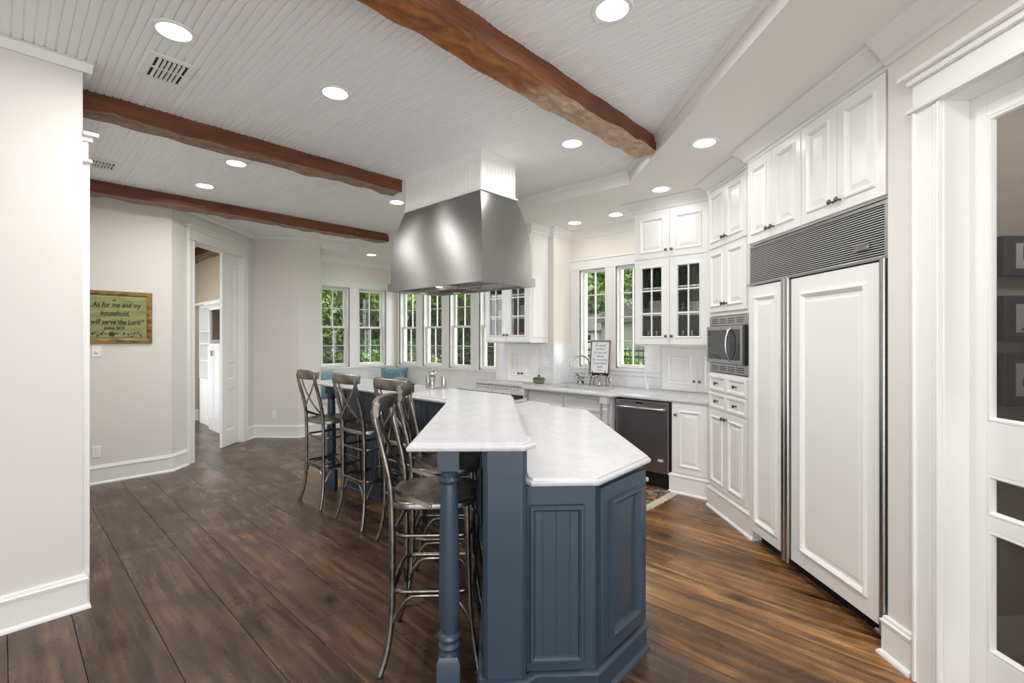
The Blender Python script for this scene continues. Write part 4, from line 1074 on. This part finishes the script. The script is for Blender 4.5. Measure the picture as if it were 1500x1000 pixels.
mb.build('painted_sprig', BP, t)
# switches and outlets
def plate(name, cat, lab, loc, rz, kind='outlet', w=.072, h=.116, group=None):
    t = thing(name, lab, cat, loc, rz, group)
    MB().relief(-w/2,w/2,-h/2,h/2,[(0,0),(0,-.003),(.004,-.006),(.006,-.006)]).build('cover_plate', M['plastic'], t)
    n_ = 2 if w > .1 else 1
    for i in range(n_):
        xo = (i-(n_-1)/2)*.046
        if kind == 'outlet':
            for zz in (-.02,.02):
                o = MB().lathe([(.0,-.008),(.015,-.008),(.0165,-.006),(0,-.006)], (0,0,0), 16, 'y').build('socket', M['plastic'], t, loc=(xo,0,zz))
                MB().box(-.007,-.005,-.0086,-.008,-.004,.006).box(.005,.007,-.0086,-.008,-.004,.006).build('slot', M['dark'], o)
        elif kind == 'dial':
            MB().lathe([(0,-.022),(.014,-.022),(.017,-.006),(0,-.006)], (0,0,0), 18, 'y').build('dial', M['plastic'], t, smooth=True, loc=(0,0,0))
        else:
            MB().box(-.005,.005,-.014,-.005,-.004,.012).build('toggle', M['plastic'], t, loc=(xo,0,0))
    return t
plate('light_switch','switch','white toggle switch plate under the framed verse, nearer the wall corner',(.575,6.4985,1.372),0,'toggle')
plate('dimmer_switch','switch','white dimmer plate with round dial under the framed verse',(.672,6.4985,1.372),0,'dial',.078,.12)
plate('wall_outlet','outlet','white double outlet low on the wall below the framed verse',(.669,6.4985,.33),0)
DW_ = (pB[0]+ (3.07-pB[0])*.47, pB[1]+(7.28-pB[1])*.47)
plate('wall_outlet','outlet','white double outlet low on the far grey wall behind the stools',(DW_[0]-.0015*S2,DW_[1]-.0015*S2,.35),math.atan2(7.28-pB[1],3.07-pB[0]))
plate('wall_outlet','outlet','white double-gang plate on marble right of the sink windows',(XW-.0135,2.58,1.17) if False else (XW-.0135,2.55,1.17),R_S,'outlet',.118,.116)
plate('light_switch','switch','white switch plate on marble between left cupboard and sink',(4.8065,3.86,1.19),R_S,'toggle',.118,.116)

# ------------------------------------------------------------------ sink wall objects
t = thing('faucet', 'nickel bridge faucet with high arched spout and two handles at the sink', 'faucet', (5.01,3.33,.9165), R_S); t.scale = (1.35,1.35,1.3)
nk = M['nickel']
MB().tube([(-.105,0,.085),(.105,0,.085)], .010, 10).build('bridge', nk, t, smooth=True)
for s in (-1,1):
    o = MB().lathe([(.026,0),(.027,.006),(.018,.012),(.015,.03),(.016,.07),(.02,.08),(.02,.095),(.014,.10),(.012,.115),(0,.116)], (0,0,0), 18).build('handle_base', nk, t, smooth=True, loc=(s*.105,0,0))
    MB().tube([(0,0,.108),(s*.012,-.01,.112),(s*.05,-.02,.115)], [.006,.0055,.004], 8).build('lever', nk, o, smooth=True)
P = [(0,0,.085),(0,0,.20)]+[(0,-.09+.09*cos(radians(a)),.20+.09*sin(radians(a))) for a in range(15,181,15)]+[(0,-.18,.175)]
P = [(p[0]-(p[1]*-.62), p[1]*.78, p[2]) for p in P]
MB().tube(P, .0105, 12).build('spout', nk, t, smooth=True)
t2 = MB().lathe([(.022,0),(.023,.006),(.015,.012),(.013,.05),(.017,.07),(.019,.10),(.012,.115),(.008,.13),(0,.132)], (4.99,3.02,.9165), 18).build('side_sprayer', nk, None, smooth=True)
tag(t2, 'small upright nickel side sprayer right of the faucet', 'faucet')
t = thing('framed_quote', 'small wood-framed handwritten prayer card standing on a stand before the sink window', 'sign', (4.97,3.165,1.075), radians(-78)); t.scale = (1.1,1,1.06)
t.rotation_euler = (radians(-8), 0, radians(-80))
MB().relief(-.115,.115,0,.385,[(0,.012),(0,-.010),(.011,-.010),(.011,-.002),(.012,-.002)]).build('frame', M['dark_wood_frame'], t)
box(-.105,.105,-.003,.004,.010,.375).build('card', M['paper'], t)
for i, s_ in enumerate(('for health','and food','for love and','friends','for everything','thy goodness','sends')):
    text(s_, .036, M['ink'], t, (.0,-.0035,.315-i*.041), UP, shear=.35, width=.85)
mb = MB()
for i in range(9): leaf2d(mb, -.03+i*.008, .035+.004*sin(i), .5+i*.3, .014, .003, -.0036)
for i in range(5): leaf2d(mb, -.06+i*.008, .350-.002*i, .5+i*.2, .012, .002, -.0036)
mb.build('painted_sprig', mat('blue ink', srgb(90,120,170), .7), t)
t = thing('display_stand', 'black wire easel stand holding the framed prayer card', 'stand', (4.985,3.165,.9175), radians(-80)); t.scale = (1.1,1,2.35)
ir = M['iron']
for s in (-1,1):
    MB().tube(lerp_path([(s*.10,-.06,.004),(s*.085,-.04,.05),(s*.075,.0,.06),(s*.08,.035,.05),(s*.10,.06,.004)]), .004, 8).build('leg', ir, t, smooth=True)
    MB().tube([(s*.075,-.045,.085),(s*.075,-.028,.064),(s*.075,.04,.064),(s*.09,.075,.22)], .0035, 8).build('ledge_arm', ir, t, smooth=True)
MB().tube([(-.1,.01,.062),(.1,.01,.062)], .004, 8).build('crossbar', ir, t, smooth=True)
# potted herb
t = thing('potted_herb', 'tiny green plant in a dark bowl left of the faucet', 'plant', (5.06,3.50,.9175))
MB().lathe([(.02,0),(.036,.012),(.042,.035),(.038,.045),(.034,.035),(0,.03)], n=18).build('bowl', M['iron'], t, smooth=True)
mb = MB(); r = random.Random(9)
for i in range(60):
    a = r.uniform(0,6.28); l = r.uniform(.03,.11); el = r.uniform(.5,1.4); x = cos(a)*cos(el)*l; y = sin(a)*cos(el)*l; z = .035+sin(el)*l; w = .011
    mb.add([(x,y,z),(x+w,y+.004,z+.006),(x+w*.8,y+w,z+.014),(x-.003,y+w,z+.006)],[(0,1,2,3)])
mb.build('leaves', M['leaf1'], t)
# baking dish on board
o = MB().prism([(4.56,3.78),(4.70,3.74),(4.76,4.02),(4.60,4.08)], [(.003,.9175),(0,.921),(0,.930),(.004,.933)]).build('cutting_board', wood('pale cutting board', srgb(196,180,160), srgb(210,196,178), srgb(222,210,194), (4,4,4), .5), None)
tag(o, 'pale flat cutting board on the counter under the left glass cabinet', 'cutting board')
t = thing('casserole_dish', 'small sage green lidded casserole on the pale cutting board', 'dish', (4.67,3.87,.9335), radians(70)); t.scale = (1.25,1.25,1.25)
gl_ = mat('sage glaze', srgb(120,132,112), .25)
def oval(mb, sx): mb.v = [(p[0]*sx, p[1], p[2]) for p in mb.v]; return mb
oval(MB().lathe([(.035,0),(.05,.006),(.058,.035),(.060,.042),(0,.042)], n=28), 1.3).build('pot', gl_, t, smooth=True)
lid = oval(MB().lathe([(.062,.042),(.062,.048),(.045,.060),(.02,.066),(0,.067)], n=28), 1.3).build('lid', mat('dark sage glaze', srgb(72,80,64), .3), t, smooth=True)
MB().lathe([(.008,.065),(.006,.072),(.012,.080),(.008,.086),(0,.087)], n=14).build('lid_knob', M['iron'], lid, smooth=True)
for s in (-1,1): MB().tube([(s*.07,-.018,.036),(s*.09,-.012,.038),(s*.09,.012,.038),(s*.07,.018,.036)], .005, 8).build('handle', gl_, t, smooth=True)
# dish brush / soap stick by the right window
o = MB().tube([(5.10,2.60,.93),(5.155,2.66,1.13)], [.009,.006], 10).lathe([(.02,0),(.022,.004),(.02,.06),(.016,.06),(.016,.01),(0,.01)], (5.098,2.598,.9175), 14).build('dish_brush', M['plastic'], None, smooth=True)
tag(o, 'white-handled dish brush in a cup by the right sink window', 'brush')

# contents of the glass cabinets
def wineglass(x, y, z, m, lab, h=.20):
    k_ = h/.20
    o = MB().lathe([(.033*k_,0),(.033*k_,.002),(.004,.008*k_),(.0035,.09*k_),(.012,.10*k_),(.034*k_,.13*k_),(.036*k_,.155*k_),(.030*k_,.20*k_),(.029*k_,.20*k_),(.034*k_,.155*k_),(.012,.106*k_),(0,.104*k_)], n=16).build('wine_glass', m, None, smooth=True, loc=(x,y,z))
    tag(o, lab, 'glass', 'stemware behind the right cabinet doors'); return o
r = random.Random(21)
w0 = None
for i in range(14):
    y = 2.38-i*.047; x = 4.72+.1*(i%2)
    lab = 'green-stemmed wine glass on the top shelf of the right glass cabinet' if i < 7 else 'green wine glass at the right of the top shelf in the right glass cabinet'
    if w0 is None: w0 = wineglass(x, y, 2.0355, M['greenglass'], lab)
    else:
        c = w0.copy(); COL.objects.link(c); c.location = (x,y,2.0355); c['label'] = lab
tb0 = None
for i in range(14):
    y = 2.38-i*.047; x = 4.70+.09*(i%2)
    lab = 'clear tumbler on the bottom shelf of the right glass cabinet'
    if tb0 is None:
        tb0 = MB().lathe([(.028,0),(.034,.13),(.032,.13),(.026,.006),(0,.006)], n=16).build('tumbler', M['clearglass'], None, smooth=True, loc=(x,y,1.4555))
        tag(tb0, lab, 'glass', 'tumblers on the bottom shelf')
    else:
        c = tb0.copy(); COL.objects.link(c); c.location = (x,y,1.4555)
def plates(cx_, cy_, z, n_, rad, lab, group, m=None, name='plate'):
    p0 = None
    for i in range(n_):
        if p0 is None:
            p0 = MB().lathe([(rad*.55,0),(rad*.6,.002),(rad,.012),(rad,.015),(rad*.6,.006),(0,.005)], n=28).build(name, m or M['plate'], None, smooth=True, loc=(cx_,cy_,z))
            tag(p0, lab, 'plate', group)
        else:
            c = p0.copy(); COL.objects.link(c); c.location = (cx_,cy_,z+i*.0125)
plates(4.76,2.26,1.7555,11,.135,'white plate in the wide stack on the middle shelf of the right glass cabinet','plate stack left of the door gap')
plates(4.74,1.86,1.7555,9,.10,'small white plate in the stack at the right of the middle shelf','small plate stack right of the door gap')
o = MB().lathe([(.04,0),(.05,.01),(.06,.07),(.055,.12),(.05,.13),(.045,.12),(.05,.07),(0,.02)], n=20).build('pitcher', mat('navy glaze', srgb(40,44,70), .25), None, smooth=True, loc=(4.76,2.03,1.7555)); tag(o, 'dark navy jug on the middle shelf of the right glass cabinet', 'jug')
plates(4.63,4.44,1.7755,8,.10,'white plate stacked on the middle shelf of the left glass cabinet','plates on the left cabinet middle shelf')
plates(4.63,4.42,1.4755,7,.10,'white plate stacked on the bottom shelf of the left glass cabinet','plates on the left cabinet bottom shelf')
plates(4.63,4.02,1.7755,12,.11,'white dish stacked behind the right-hand door of the left glass cabinet','dishes behind the right-hand door, middle shelf')
for i, (c_, h) in enumerate(((srgb(150,40,30),.05),(srgb(190,180,90),.045),(srgb(160,50,40),.05))):
    o = MB().lathe([(.05,0),(.08,h*.8),(.085,h),(.08,h),(.05,.006),(0,.006)], n=24).build('bowl', mat('bowl glaze %d' % i, c_, .3), None, smooth=True, loc=(4.62,4.08,1.476+i*.052))
    tag(o, ['deep red bowl at the base of the bright stack in the left glass cabinet','yellow-green bowl in the middle of the bright stack','orange-red bowl on top of the bright stack'][i], 'bowl')

# things on the bar: pepper mill and two canisters
t = thing('pepper_mill', 'tall nickel pepper mill with round finial on the bar top', 'pepper mill', (2.46,3.20,1.0875))
MB().lathe([(.030,0),(.032,.006),(.030,.012),(.025,.02),(.023,.06),(.027,.09),(.029,.10),(.022,.105),(0,.106)], n=24).build('body', M['nickel'], t, smooth=True)
hd = MB().lathe([(.02,.106),(.034,.116),(.037,.128),(.033,.142),(.02,.150),(.008,.153),(.010,.160),(.005,.166),(0,.167)], n=24).build('cap', M['chrome'], t, smooth=True)
for (x, y, lab, h) in ((2.475,3.275,'small brushed steel canister left of the pepper mill on the bar',.105),(2.525,3.13,'small brushed steel canister right of the pepper mill on the bar',.105)):
    o = MB().lathe([(.021,0),(.022,.003),(.022,h-.004),(.020,h),(0,h)], n=24).build('canister', M['nickel'], None, smooth=True, loc=(x,y,1.0875)); tag(o, lab, 'canister', 'steel canisters on the bar')

# ------------------------------------------------------------------ rug
t = thing('rug', 'small patterned red-brown rug with cream fringe beside the dishwasher', 'rug', (3.90,2.02,0), 0)
box(0,.56,0,1.5,.001,.009).build('pile', M['rug'], t)
mb = MB(); r = random.Random(4)
for i in range(90):
    xx = i*.0062; mb.tube([(xx,.0,.006),(xx+r.uniform(-.01,.01),-.03,.005),(xx+r.uniform(-.015,.015),-.065-r.random()*.015,.003)], .0034, 5)
mb.build('fringe', M['fringe'], t)

# ------------------------------------------------------------------ bay window seat
t = thing('window_seat', 'white built-in window bench following the bay corner', 'bench', (0,0,0))
bp = [(3.43,WBY-.014),(3.43,7.42),(4.75,7.42),(4.75,5.0),(WBX-.014,5.0),(WBX-.014,WBY-.014)]
MB().prism(bp, [(0,0),(0,.40),(-.015,.402),(-.015,.425)]).build('bench_body', M['white'], t)
mb = MB()
for i in range(3):
    xa = 3.46+i*.43; mb.relief(xa,xa+.41,.06,.21,[(0,.0),(0,-.014),(.02,-.014),(.024,-.008)]); mb.relief(xa,xa+.41,.225,.385,[(0,0),(0,-.014),(.02,-.014),(.024,-.008)])
mb.build('drawer_front', M['white'], t, loc=(0,7.42,0))
cu = [(3.44,7.89),(3.44,7.43),(4.76,7.43),(4.76,5.02),(5.22,5.02),(5.22,7.89)]
o = MB().prism(cu, [(.01,.428),(0,.440),(0,.485),(.012,.500)]).build('seat_cushion', M['lilac'], None, smooth=True, auto=60); tag(o, 'pale grey cushion covering the window bench', 'cushion')
def pillow(mb, w, h, d, n_=12):
    vs = []; fs = []
    for side in (1,-1):
        for i in range(n_+1):
            for j in range(n_+1):
                u = -1+2*i/n_; v = -1+2*j/n_
                pinch = 1-.06*(1-abs(u)**2)*0; z = side*d/2*((1-u**4)*(1-v**4))**.6
                k1 = 1-.07*(1-u*u); k2 = 1-.07*(1-v*v)
                vs.append((u*w/2*k2, z, v*h/2*k1))
    m_ = (n_+1)**2
    for s in range(2):
        for i in range(n_):
            for j in range(n_):
                a = s*m_+i*(n_+1)+j; fs.append((a,a+1,a+n_+2,a+n_+1) if s else (a,a+n_+1,a+n_+2,a+1))
    return mb.add(vs, fs)
def mkpillow(name, lab, m, loc, rot, w=.46, h=.46, d=.13):
    o = pillow(MB(), w, h, d).build(name, m, None, smooth=True); o.location = loc; o.rotation_euler = rot; tag(o, lab, 'pillow'); return o
mkpillow('throw_pillow', 'teal satin pillow in the corner of the window seat', M['teal'], (4.98,7.62,.735), (radians(-12),0,radians(-38)), .50, .46)
mkpillow('throw_pillow', 'teal pillow at the left end of the window seat, by the grey wall edge', M['teal'], (3.70,7.70,.735), (radians(-12),0,radians(20)), .46, .46)
def fishpillow(lab, loc, rz, s=1):
    t = thing('fish_pillow', lab, 'pillow', loc, rz)
    n_ = 28; mb = MB(); rings = []
    for i in range(n_+1):
        u = i/n_; x = -.28+.56*u
        if u < .22: hgt = .16-.50*u*.9 + .0; hgt = max(.05, .155-.5*u)
        else: q = (u-.22)/.78; hgt = .05+.11*sin(pi*min(1,q*1.02)**.85)*(1.0) if q < .97 else .03
        rings.append((x, hgt, .02+.05*sin(pi*u)))
    vs = []; fs = []; ns = 14
    for (x, hh, dd) in rings:
        for k_ in range(ns): a = 2*pi*k_/ns; vs.append((x, dd*cos(a), hh*sin(a)))
    for i in range(n_):
        for k_ in range(ns): l = (k_+1)%ns; fs.append((i*ns+k_, i*ns+l, (i+1)*ns+l, (i+1)*ns+k_))
    fs.append(tuple(range(ns))[::-1]); fs.append(tuple(range(n_*ns,(n_+1)*ns)))
    o = mb.add(vs, fs).build('body', M['fish'], t, smooth=True)
    MB().lathe([(0,-.006),(.018,-.004),(.02,0),(0,0)], (0,0,0), 14, 'y').build('eye', mat('fish eye', (.08,.08,.08), .6), t, loc=(.19,-.045,.04))
    mb = MB(); mb.add([(.0,0,.14),(.1,0,.15),(.02,0,.26),(-.05,0,.16)],[(0,1,2,3)]); 
    mb = MB().prism([(0,0),(.13,0),(.03,.10)], [(0,-.01),(0,.01)]); mb.v = [(p[0]-.02, p[2], p[1]+.13) for p in mb.v]; mb.build('fin', M['fish'], t)
    t.scale = (s,s,s); return t
fishpillow('grey speckled fish-shaped pillow leaning on the corner teal pillow', (4.93,7.40,.66), radians(-32), .95)
fishpillow('grey fish-shaped pillow further left on the window seat behind the stools', (4.02,7.55,.68), radians(12))

# ------------------------------------------------------------------ pantry pictures
bk = mat('charcoal canvas', srgb(44,44,50), .8)
for i, (zz0, zz1, lab) in enumerate(((1.80,1.99,'top charcoal-framed small picture in the dark pantry'),(1.495,1.71,'middle charcoal-framed picture in the dark pantry'),(1.19,1.44,'bottom charcoal-framed picture in the dark pantry'))):
    hc_ = 2.05+.0
    p = ct(2.375, 2.168); ww = .30
    t = thing('picture_frame', lab, 'picture', (p[0]+.0, p[1], (zz0+zz1)/2), R_D, 'pantry pictures')
    t.location = (*ct(2.385+.15, 2.1685), (zz0+zz1)/2)
    hh = (zz1-zz0)/2
    MB().relief(-.15,.15,-hh,hh,[(0,0),(0,-.03),(.006,-.034),(.012,-.034)]).build('frame', bk, t)
    o = MB().box(-.095,.10,-.0355,-.034,-hh*.62,hh*.62).build('print', mat('print paper %d' % i, srgb(170,168,164), .7), t)
    mb = MB()
    if i == 0: mb.box(-.06,.07,-.037,-.0355,-.02,.045).box(-.05,.06,-.037,-.0355,-.05,-.028)
    if i == 1: mb.lathe([(0,-.037),(.035,-.037),(.036,-.0355),(0,-.0355)], (0,0,.0), 18, 'y').box(-.07,.07,-.037,-.0355,-.055,-.045)
    if i == 2: mb.lathe([(0,-.037),(.045,-.037),(.046,-.0355),(0,-.0355)], (-.02,0,-.01), 18, 'y')
    mb.build('printed_shape', mat('print dark %d' % i, srgb(84,60,54), .7), t)

# ------------------------------------------------------------------ room beyond the doorway
t = thing('media_cabinet', 'white built-in cabinet with television niche beyond the doorway', 'cabinet', (2.35,9.08,0), R_S)
box(0,.80,.0,.40,0,1.42).build('lower_body', M['greycab'], t)
for i in range(2):
    o = MB(); o.relief(.015+i*.32,.32+i*.32,.17,1.38,[(0,.0),(0,-.018),(.05,-.018),(.055,-.010)]); o = o.build('door', M['greycab'], t)
    MB().box(.275 if i == 0 else .345, .285 if i == 0 else .355,-.045,-.018,1.22,1.31).build('handle', M['nickel'], o)
mb = MB().box(0,.04,.0,.40,1.42,2.0).box(0,.80,0,.40,1.97,2.08).box(0,.80,.36,.40,1.42,2.0); mb.build('upper_niche', M['white'], t)
crownpart(t, [(.80,0),(0,0),(0,.40)], 2.005, 2.082, M['white'], .06)
t = thing('bookcase', 'white shelving unit left of the television cabinet beyond the doorway', 'bookcase', (2.42,9.93,0), R_S)
mb = MB().box(0,.03,0,.40,0,2.08).box(.80,.83,0,.40,0,2.08).box(0,.83,.37,.40,0,2.08).box(0,.83,0,.40,0,.80)
mb.build('carcass', M['white'], t)
for z in (1.10,1.40,1.62,2.05): box(.03,.80,.01,.38,z,z+.03).build('shelf', M['white'], t)
t = thing('television', 'flat television reflecting a pale brick fireplace beyond the doorway', 'television', (2.375,9.02,1.49), R_S)
box(0,.72,.0,.04,0,.48).build('casing', M['black'], t)
box(.015,.705,-.002,.0,.015,.465).build('screen', M['tvglass'], t)
o = MB().box(.62,.92,10.4,11.9,0,2.2).build('fireplace', M['brick'], None); tag(o, 'whitewashed brick fireplace reflected in the television', 'fireplace')

# ------------------------------------------------------------------ outside
struct(box(5.5,45,-6,45,-.30,-.25), 'floor_lawn', M['lawn'])
struct(box(-12,5.5,8.3,45,-.30,-.25), 'floor_lawn', M['lawn'])
M['patio'] = painted('pale concrete patio', srgb(238,237,234), .8, .3, 40)
struct(box(-16,5.5,-16,8.3,-.32,-.27), 'floor_patio', M['patio'])
def leafmesh(name, n_, rx, ry, rz_, sz, m, seed):
    r = random.Random(seed); vs = []; fs = []
    blobs = [(r.uniform(-.6,.6)*rx, r.uniform(-.6,.6)*ry, r.uniform(-.75,.8)*rz_, r.uniform(.35,.6)) for _ in range(14)]
    for i in range(n_):
        bx, by, bz, br = r.choice(blobs)
        while True:
            a, b_, c = r.uniform(-1,1), r.uniform(-1,1), r.uniform(-1,1); d2 = a*a+b_*b_+c*c
            if .35 < d2 < 1: break
        p = Vector((bx+a*br*rx, by+b_*br*ry, bz+c*br*rz_))
        u = Vector((r.uniform(-1,1),r.uniform(-1,1),r.uniform(-1,1))).normalized(); w = u.cross(Vector((r.uniform(-1,1),r.uniform(-1,1),r.uniform(-1,1)))).normalized()
        s = sz*r.uniform(.6,1.3); o = len(vs)
        vs += [p-u*s, p+w*s*.45, p+u*s, p-w*s*.45]; fs.append((o,o+1,o+2,o+3))
    me = bpy.data.meshes.new(name); me.from_pydata([tuple(v) for v in vs], [], fs); me.materials.append(m); return me
crA = [leafmesh('crown', 15000, 2.0, 2.0, 2.6, .085, M['leaf1'], 1), leafmesh('crown', 15000, 2.0, 2.0, 2.6, .085, M['leaf2'], 2)]
shA = [leafmesh('foliage', 3000, .9, .9, .7, .07, M['leaf2'], 3), leafmesh('foliage', 3000, .9, .9, .7, .07, M['leaf1'], 4)]
def tree(x, y, k_, sc, lab, group, seed):
    r = random.Random(seed); t = thing('tree', lab, 'tree', (x,y,-.26), r.uniform(0,6), group)
    mb = MB(); b1 = (r.uniform(-.4,.4), r.uniform(-.4,.4))
    mb.tube(lerp_path([(0,0,0),(b1[0]*.4,b1[1]*.3,1.2),(b1[0],b1[1],2.6),(b1[0]*1.5,b1[1]*1.2,4.0)]), [.15*sc-(.08*sc)*i/18 for i in range(19)], 9)
    mb.tube(lerp_path([(b1[0]*.4,b1[1]*.3,1.2),(b1[0]*.4+.5,b1[1]*.3-.4,2.2),(b1[0]*.4+.9,b1[1]*.3-.8,3.6)]), [.08*sc]*13, 7)
    mb.build('trunk', M['bark'], t, smooth=True)
    o = bpy.data.objects.new('crown', crA[k_]); COL.objects.link(o); o.parent = t; o.location = (0,0,3.6*sc); o.scale = (sc,sc,sc)
    return t
spots = [(4.6,12.9,0,1.0),(7.4,13.4,1,1.1),(2.0,15.6,1,1.4),(5.4,17.4,0,1.7),(9.6,17.6,1,1.7),
         (11.8,12.4,1,1.15),(14.2,15.0,0,1.2),(15.0,19.5,0,1.6),(20.5,20.5,1,1.7),(1.2,20.5,0,2.0),(33.0,18.0,0,2.2),(32,23.5,1,2.2),(22.0,9.2,0,1.3),(13.5,24.5,0,2.0)]
for i, (x, y, k_, sc) in enumerate(spots):
    lab, grp = (('leafy green tree close outside the bay windows','trees close outside the bay') if i < 8 else ('tall green tree in the background beyond the fence','trees beyond the fence'))
    tree(x, y, k_, sc, lab, grp, i)
def woodland(loc, rz, L_, lab, seed):
    r = random.Random(seed); vs = []; fs = []
    for i in range(26000):
        x = r.uniform(0,L_); h = 9+2.5*sin(x*.55+seed)+1.5*sin(x*1.7)
        z = r.uniform(0,1)**.9*h; y = r.uniform(-1.2,1.2)+.7*sin(x*1.1+z*.8)
        p = Vector((x,y,z)); u = Vector((r.uniform(-1,1),r.uniform(-1,1),r.uniform(-1,1))).normalized(); w = u.cross(Vector((r.uniform(-1,1),r.uniform(-1,1),r.uniform(-1,1)))).normalized()
        q = .30*r.uniform(.6,1.3); o = len(vs); vs += [tuple(p-u*q), tuple(p+w*q*.5), tuple(p+u*q), tuple(p-w*q*.5)]; fs.append((o,o+1,o+2,o+3))
    me = bpy.data.meshes.new('woodland'); me.from_pydata(vs, [], fs); me.materials.append(M['leaf1'])
    o = bpy.data.objects.new('woodland_foliage', me); COL.objects.link(o); o.location = loc; o.rotation_euler.z = rz; tag(o, lab, 'trees', kind='stuff')
woodland((-2,25.5,-.26), 0, 20, 'dense green woodland backdrop seen through the left bay windows', 1)
woodland((18,25.8,-.26), radians(-28), 22, 'dense green woodland backdrop seen through the right bay windows', 2)
woodland((38,30,-.26), radians(-90), 28, 'dense green woodland backdrop behind the garage seen through the sink windows', 3)
def shrub(x, y, k_, sc, lab, group=None, z=.25):
    t = thing('shrub', lab, 'shrub', (x,y,-.26), random.uniform(0,6), group)
    o = bpy.data.objects.new('foliage', shA[k_]); COL.objects.link(o); o.parent = t; o.location = (0,0,.55*sc); o.scale = (sc,sc,sc)
    MB().tube([(0,0,0),(.05,0,.5)], .03, 6).build('stem', M['bark'], t)
for i, (x, y, k_, sc) in enumerate(((4.5,9.75,1,.9),(5.9,9.8,0,.9),(7.2,12.4,1,1.1),(9.0,12.7,0,1.0),(12.3,9.8,1,1.1),(12.6,7.6,0,.9),(11.9,5.6,1,.9))):
    shrub(x, y, k_, sc*1.15, 'low green shrub outside the bay windows', 'shrubs outside the bay')
shrub(8.4, 4.95, 0, .75, 'round bush seen low through the right sink window')
shrub(9.2, 6.3, 1, .9, 'dark bush seen low through the left sink window')
def fence(p0, p1, lab):
    p0 = Vector(p0); p1 = Vector(p1); L_ = (p1-p0).length; t = thing('iron_fence', lab, 'fence', (p0.x,p0.y,-.26), math.atan2(p1.y-p0.y,p1.x-p0.x))
    MB().box(0,L_,-.015,.015,.15,.19).box(0,L_,-.015,.015,1.28,1.32).box(0,L_,-.015,.015,1.44,1.48).build('rail', ir, t)
    mb = MB(); n_ = int(L_/.12)
    for i in range(n_+1): mb.box(i*.12-.009,i*.12+.009,-.009,.009,.05,1.55)
    mb.build('pickets', ir, t)
fence((2.0,10.9), (10.5,10.9), 'black iron fence outside the left bay windows')
fence((10.6,10.9), (10.6,3.2), 'black iron fence outside the window wall')
# neighbouring garage
t = thing('garage_building', 'pale neighbouring garage with grey shingle roof beyond the sink windows', 'building', (26.2,17.6,-.25), 0)
box(0,5,-3.4,3.2,0,2.3).build('wall', M['stucco'], t)
mb = MB().add([(-.4,-3.8,2.25),(-.4,3.6,2.25),(2.5,3.6,3.6),(2.5,-3.8,3.6),(5.4,-3.8,2.25),(5.4,3.6,2.25)],[(0,3,2,1),(3,4,5,2),(0,4,3),(1,2,5),(0,1,5,4)]); mb.build('roof', M['roof'], t)
gd = box(-.03,.0,-.9,1.9,0,2.1).build('garage_door', M['white'], t)
for i in range(4): box(-.04,-.03,-.3+i*.5,-.05+i*.5,1.45,1.95).build('pane', M['dark'], gd)
t = thing('gable_building', 'grey-green gabled house beyond the right sink window', 'building', (22.5,14.2,-.25), 0)
box(0,4,-2.5,0,0,2.7).build('wall', painted('gable siding', srgb(140,144,132), .8), t)
MB().add([(-.3,.3,2.6),(-.3,-2.8,2.6),(-.3,-1.25,3.9),(4,.3,2.6),(4,-2.8,2.6),(4,-1.25,3.9)],[(0,1,2),(3,5,4),(0,2,5,3),(1,4,5,2),(0,3,4,1)]).build('roof', M['roof'], t)
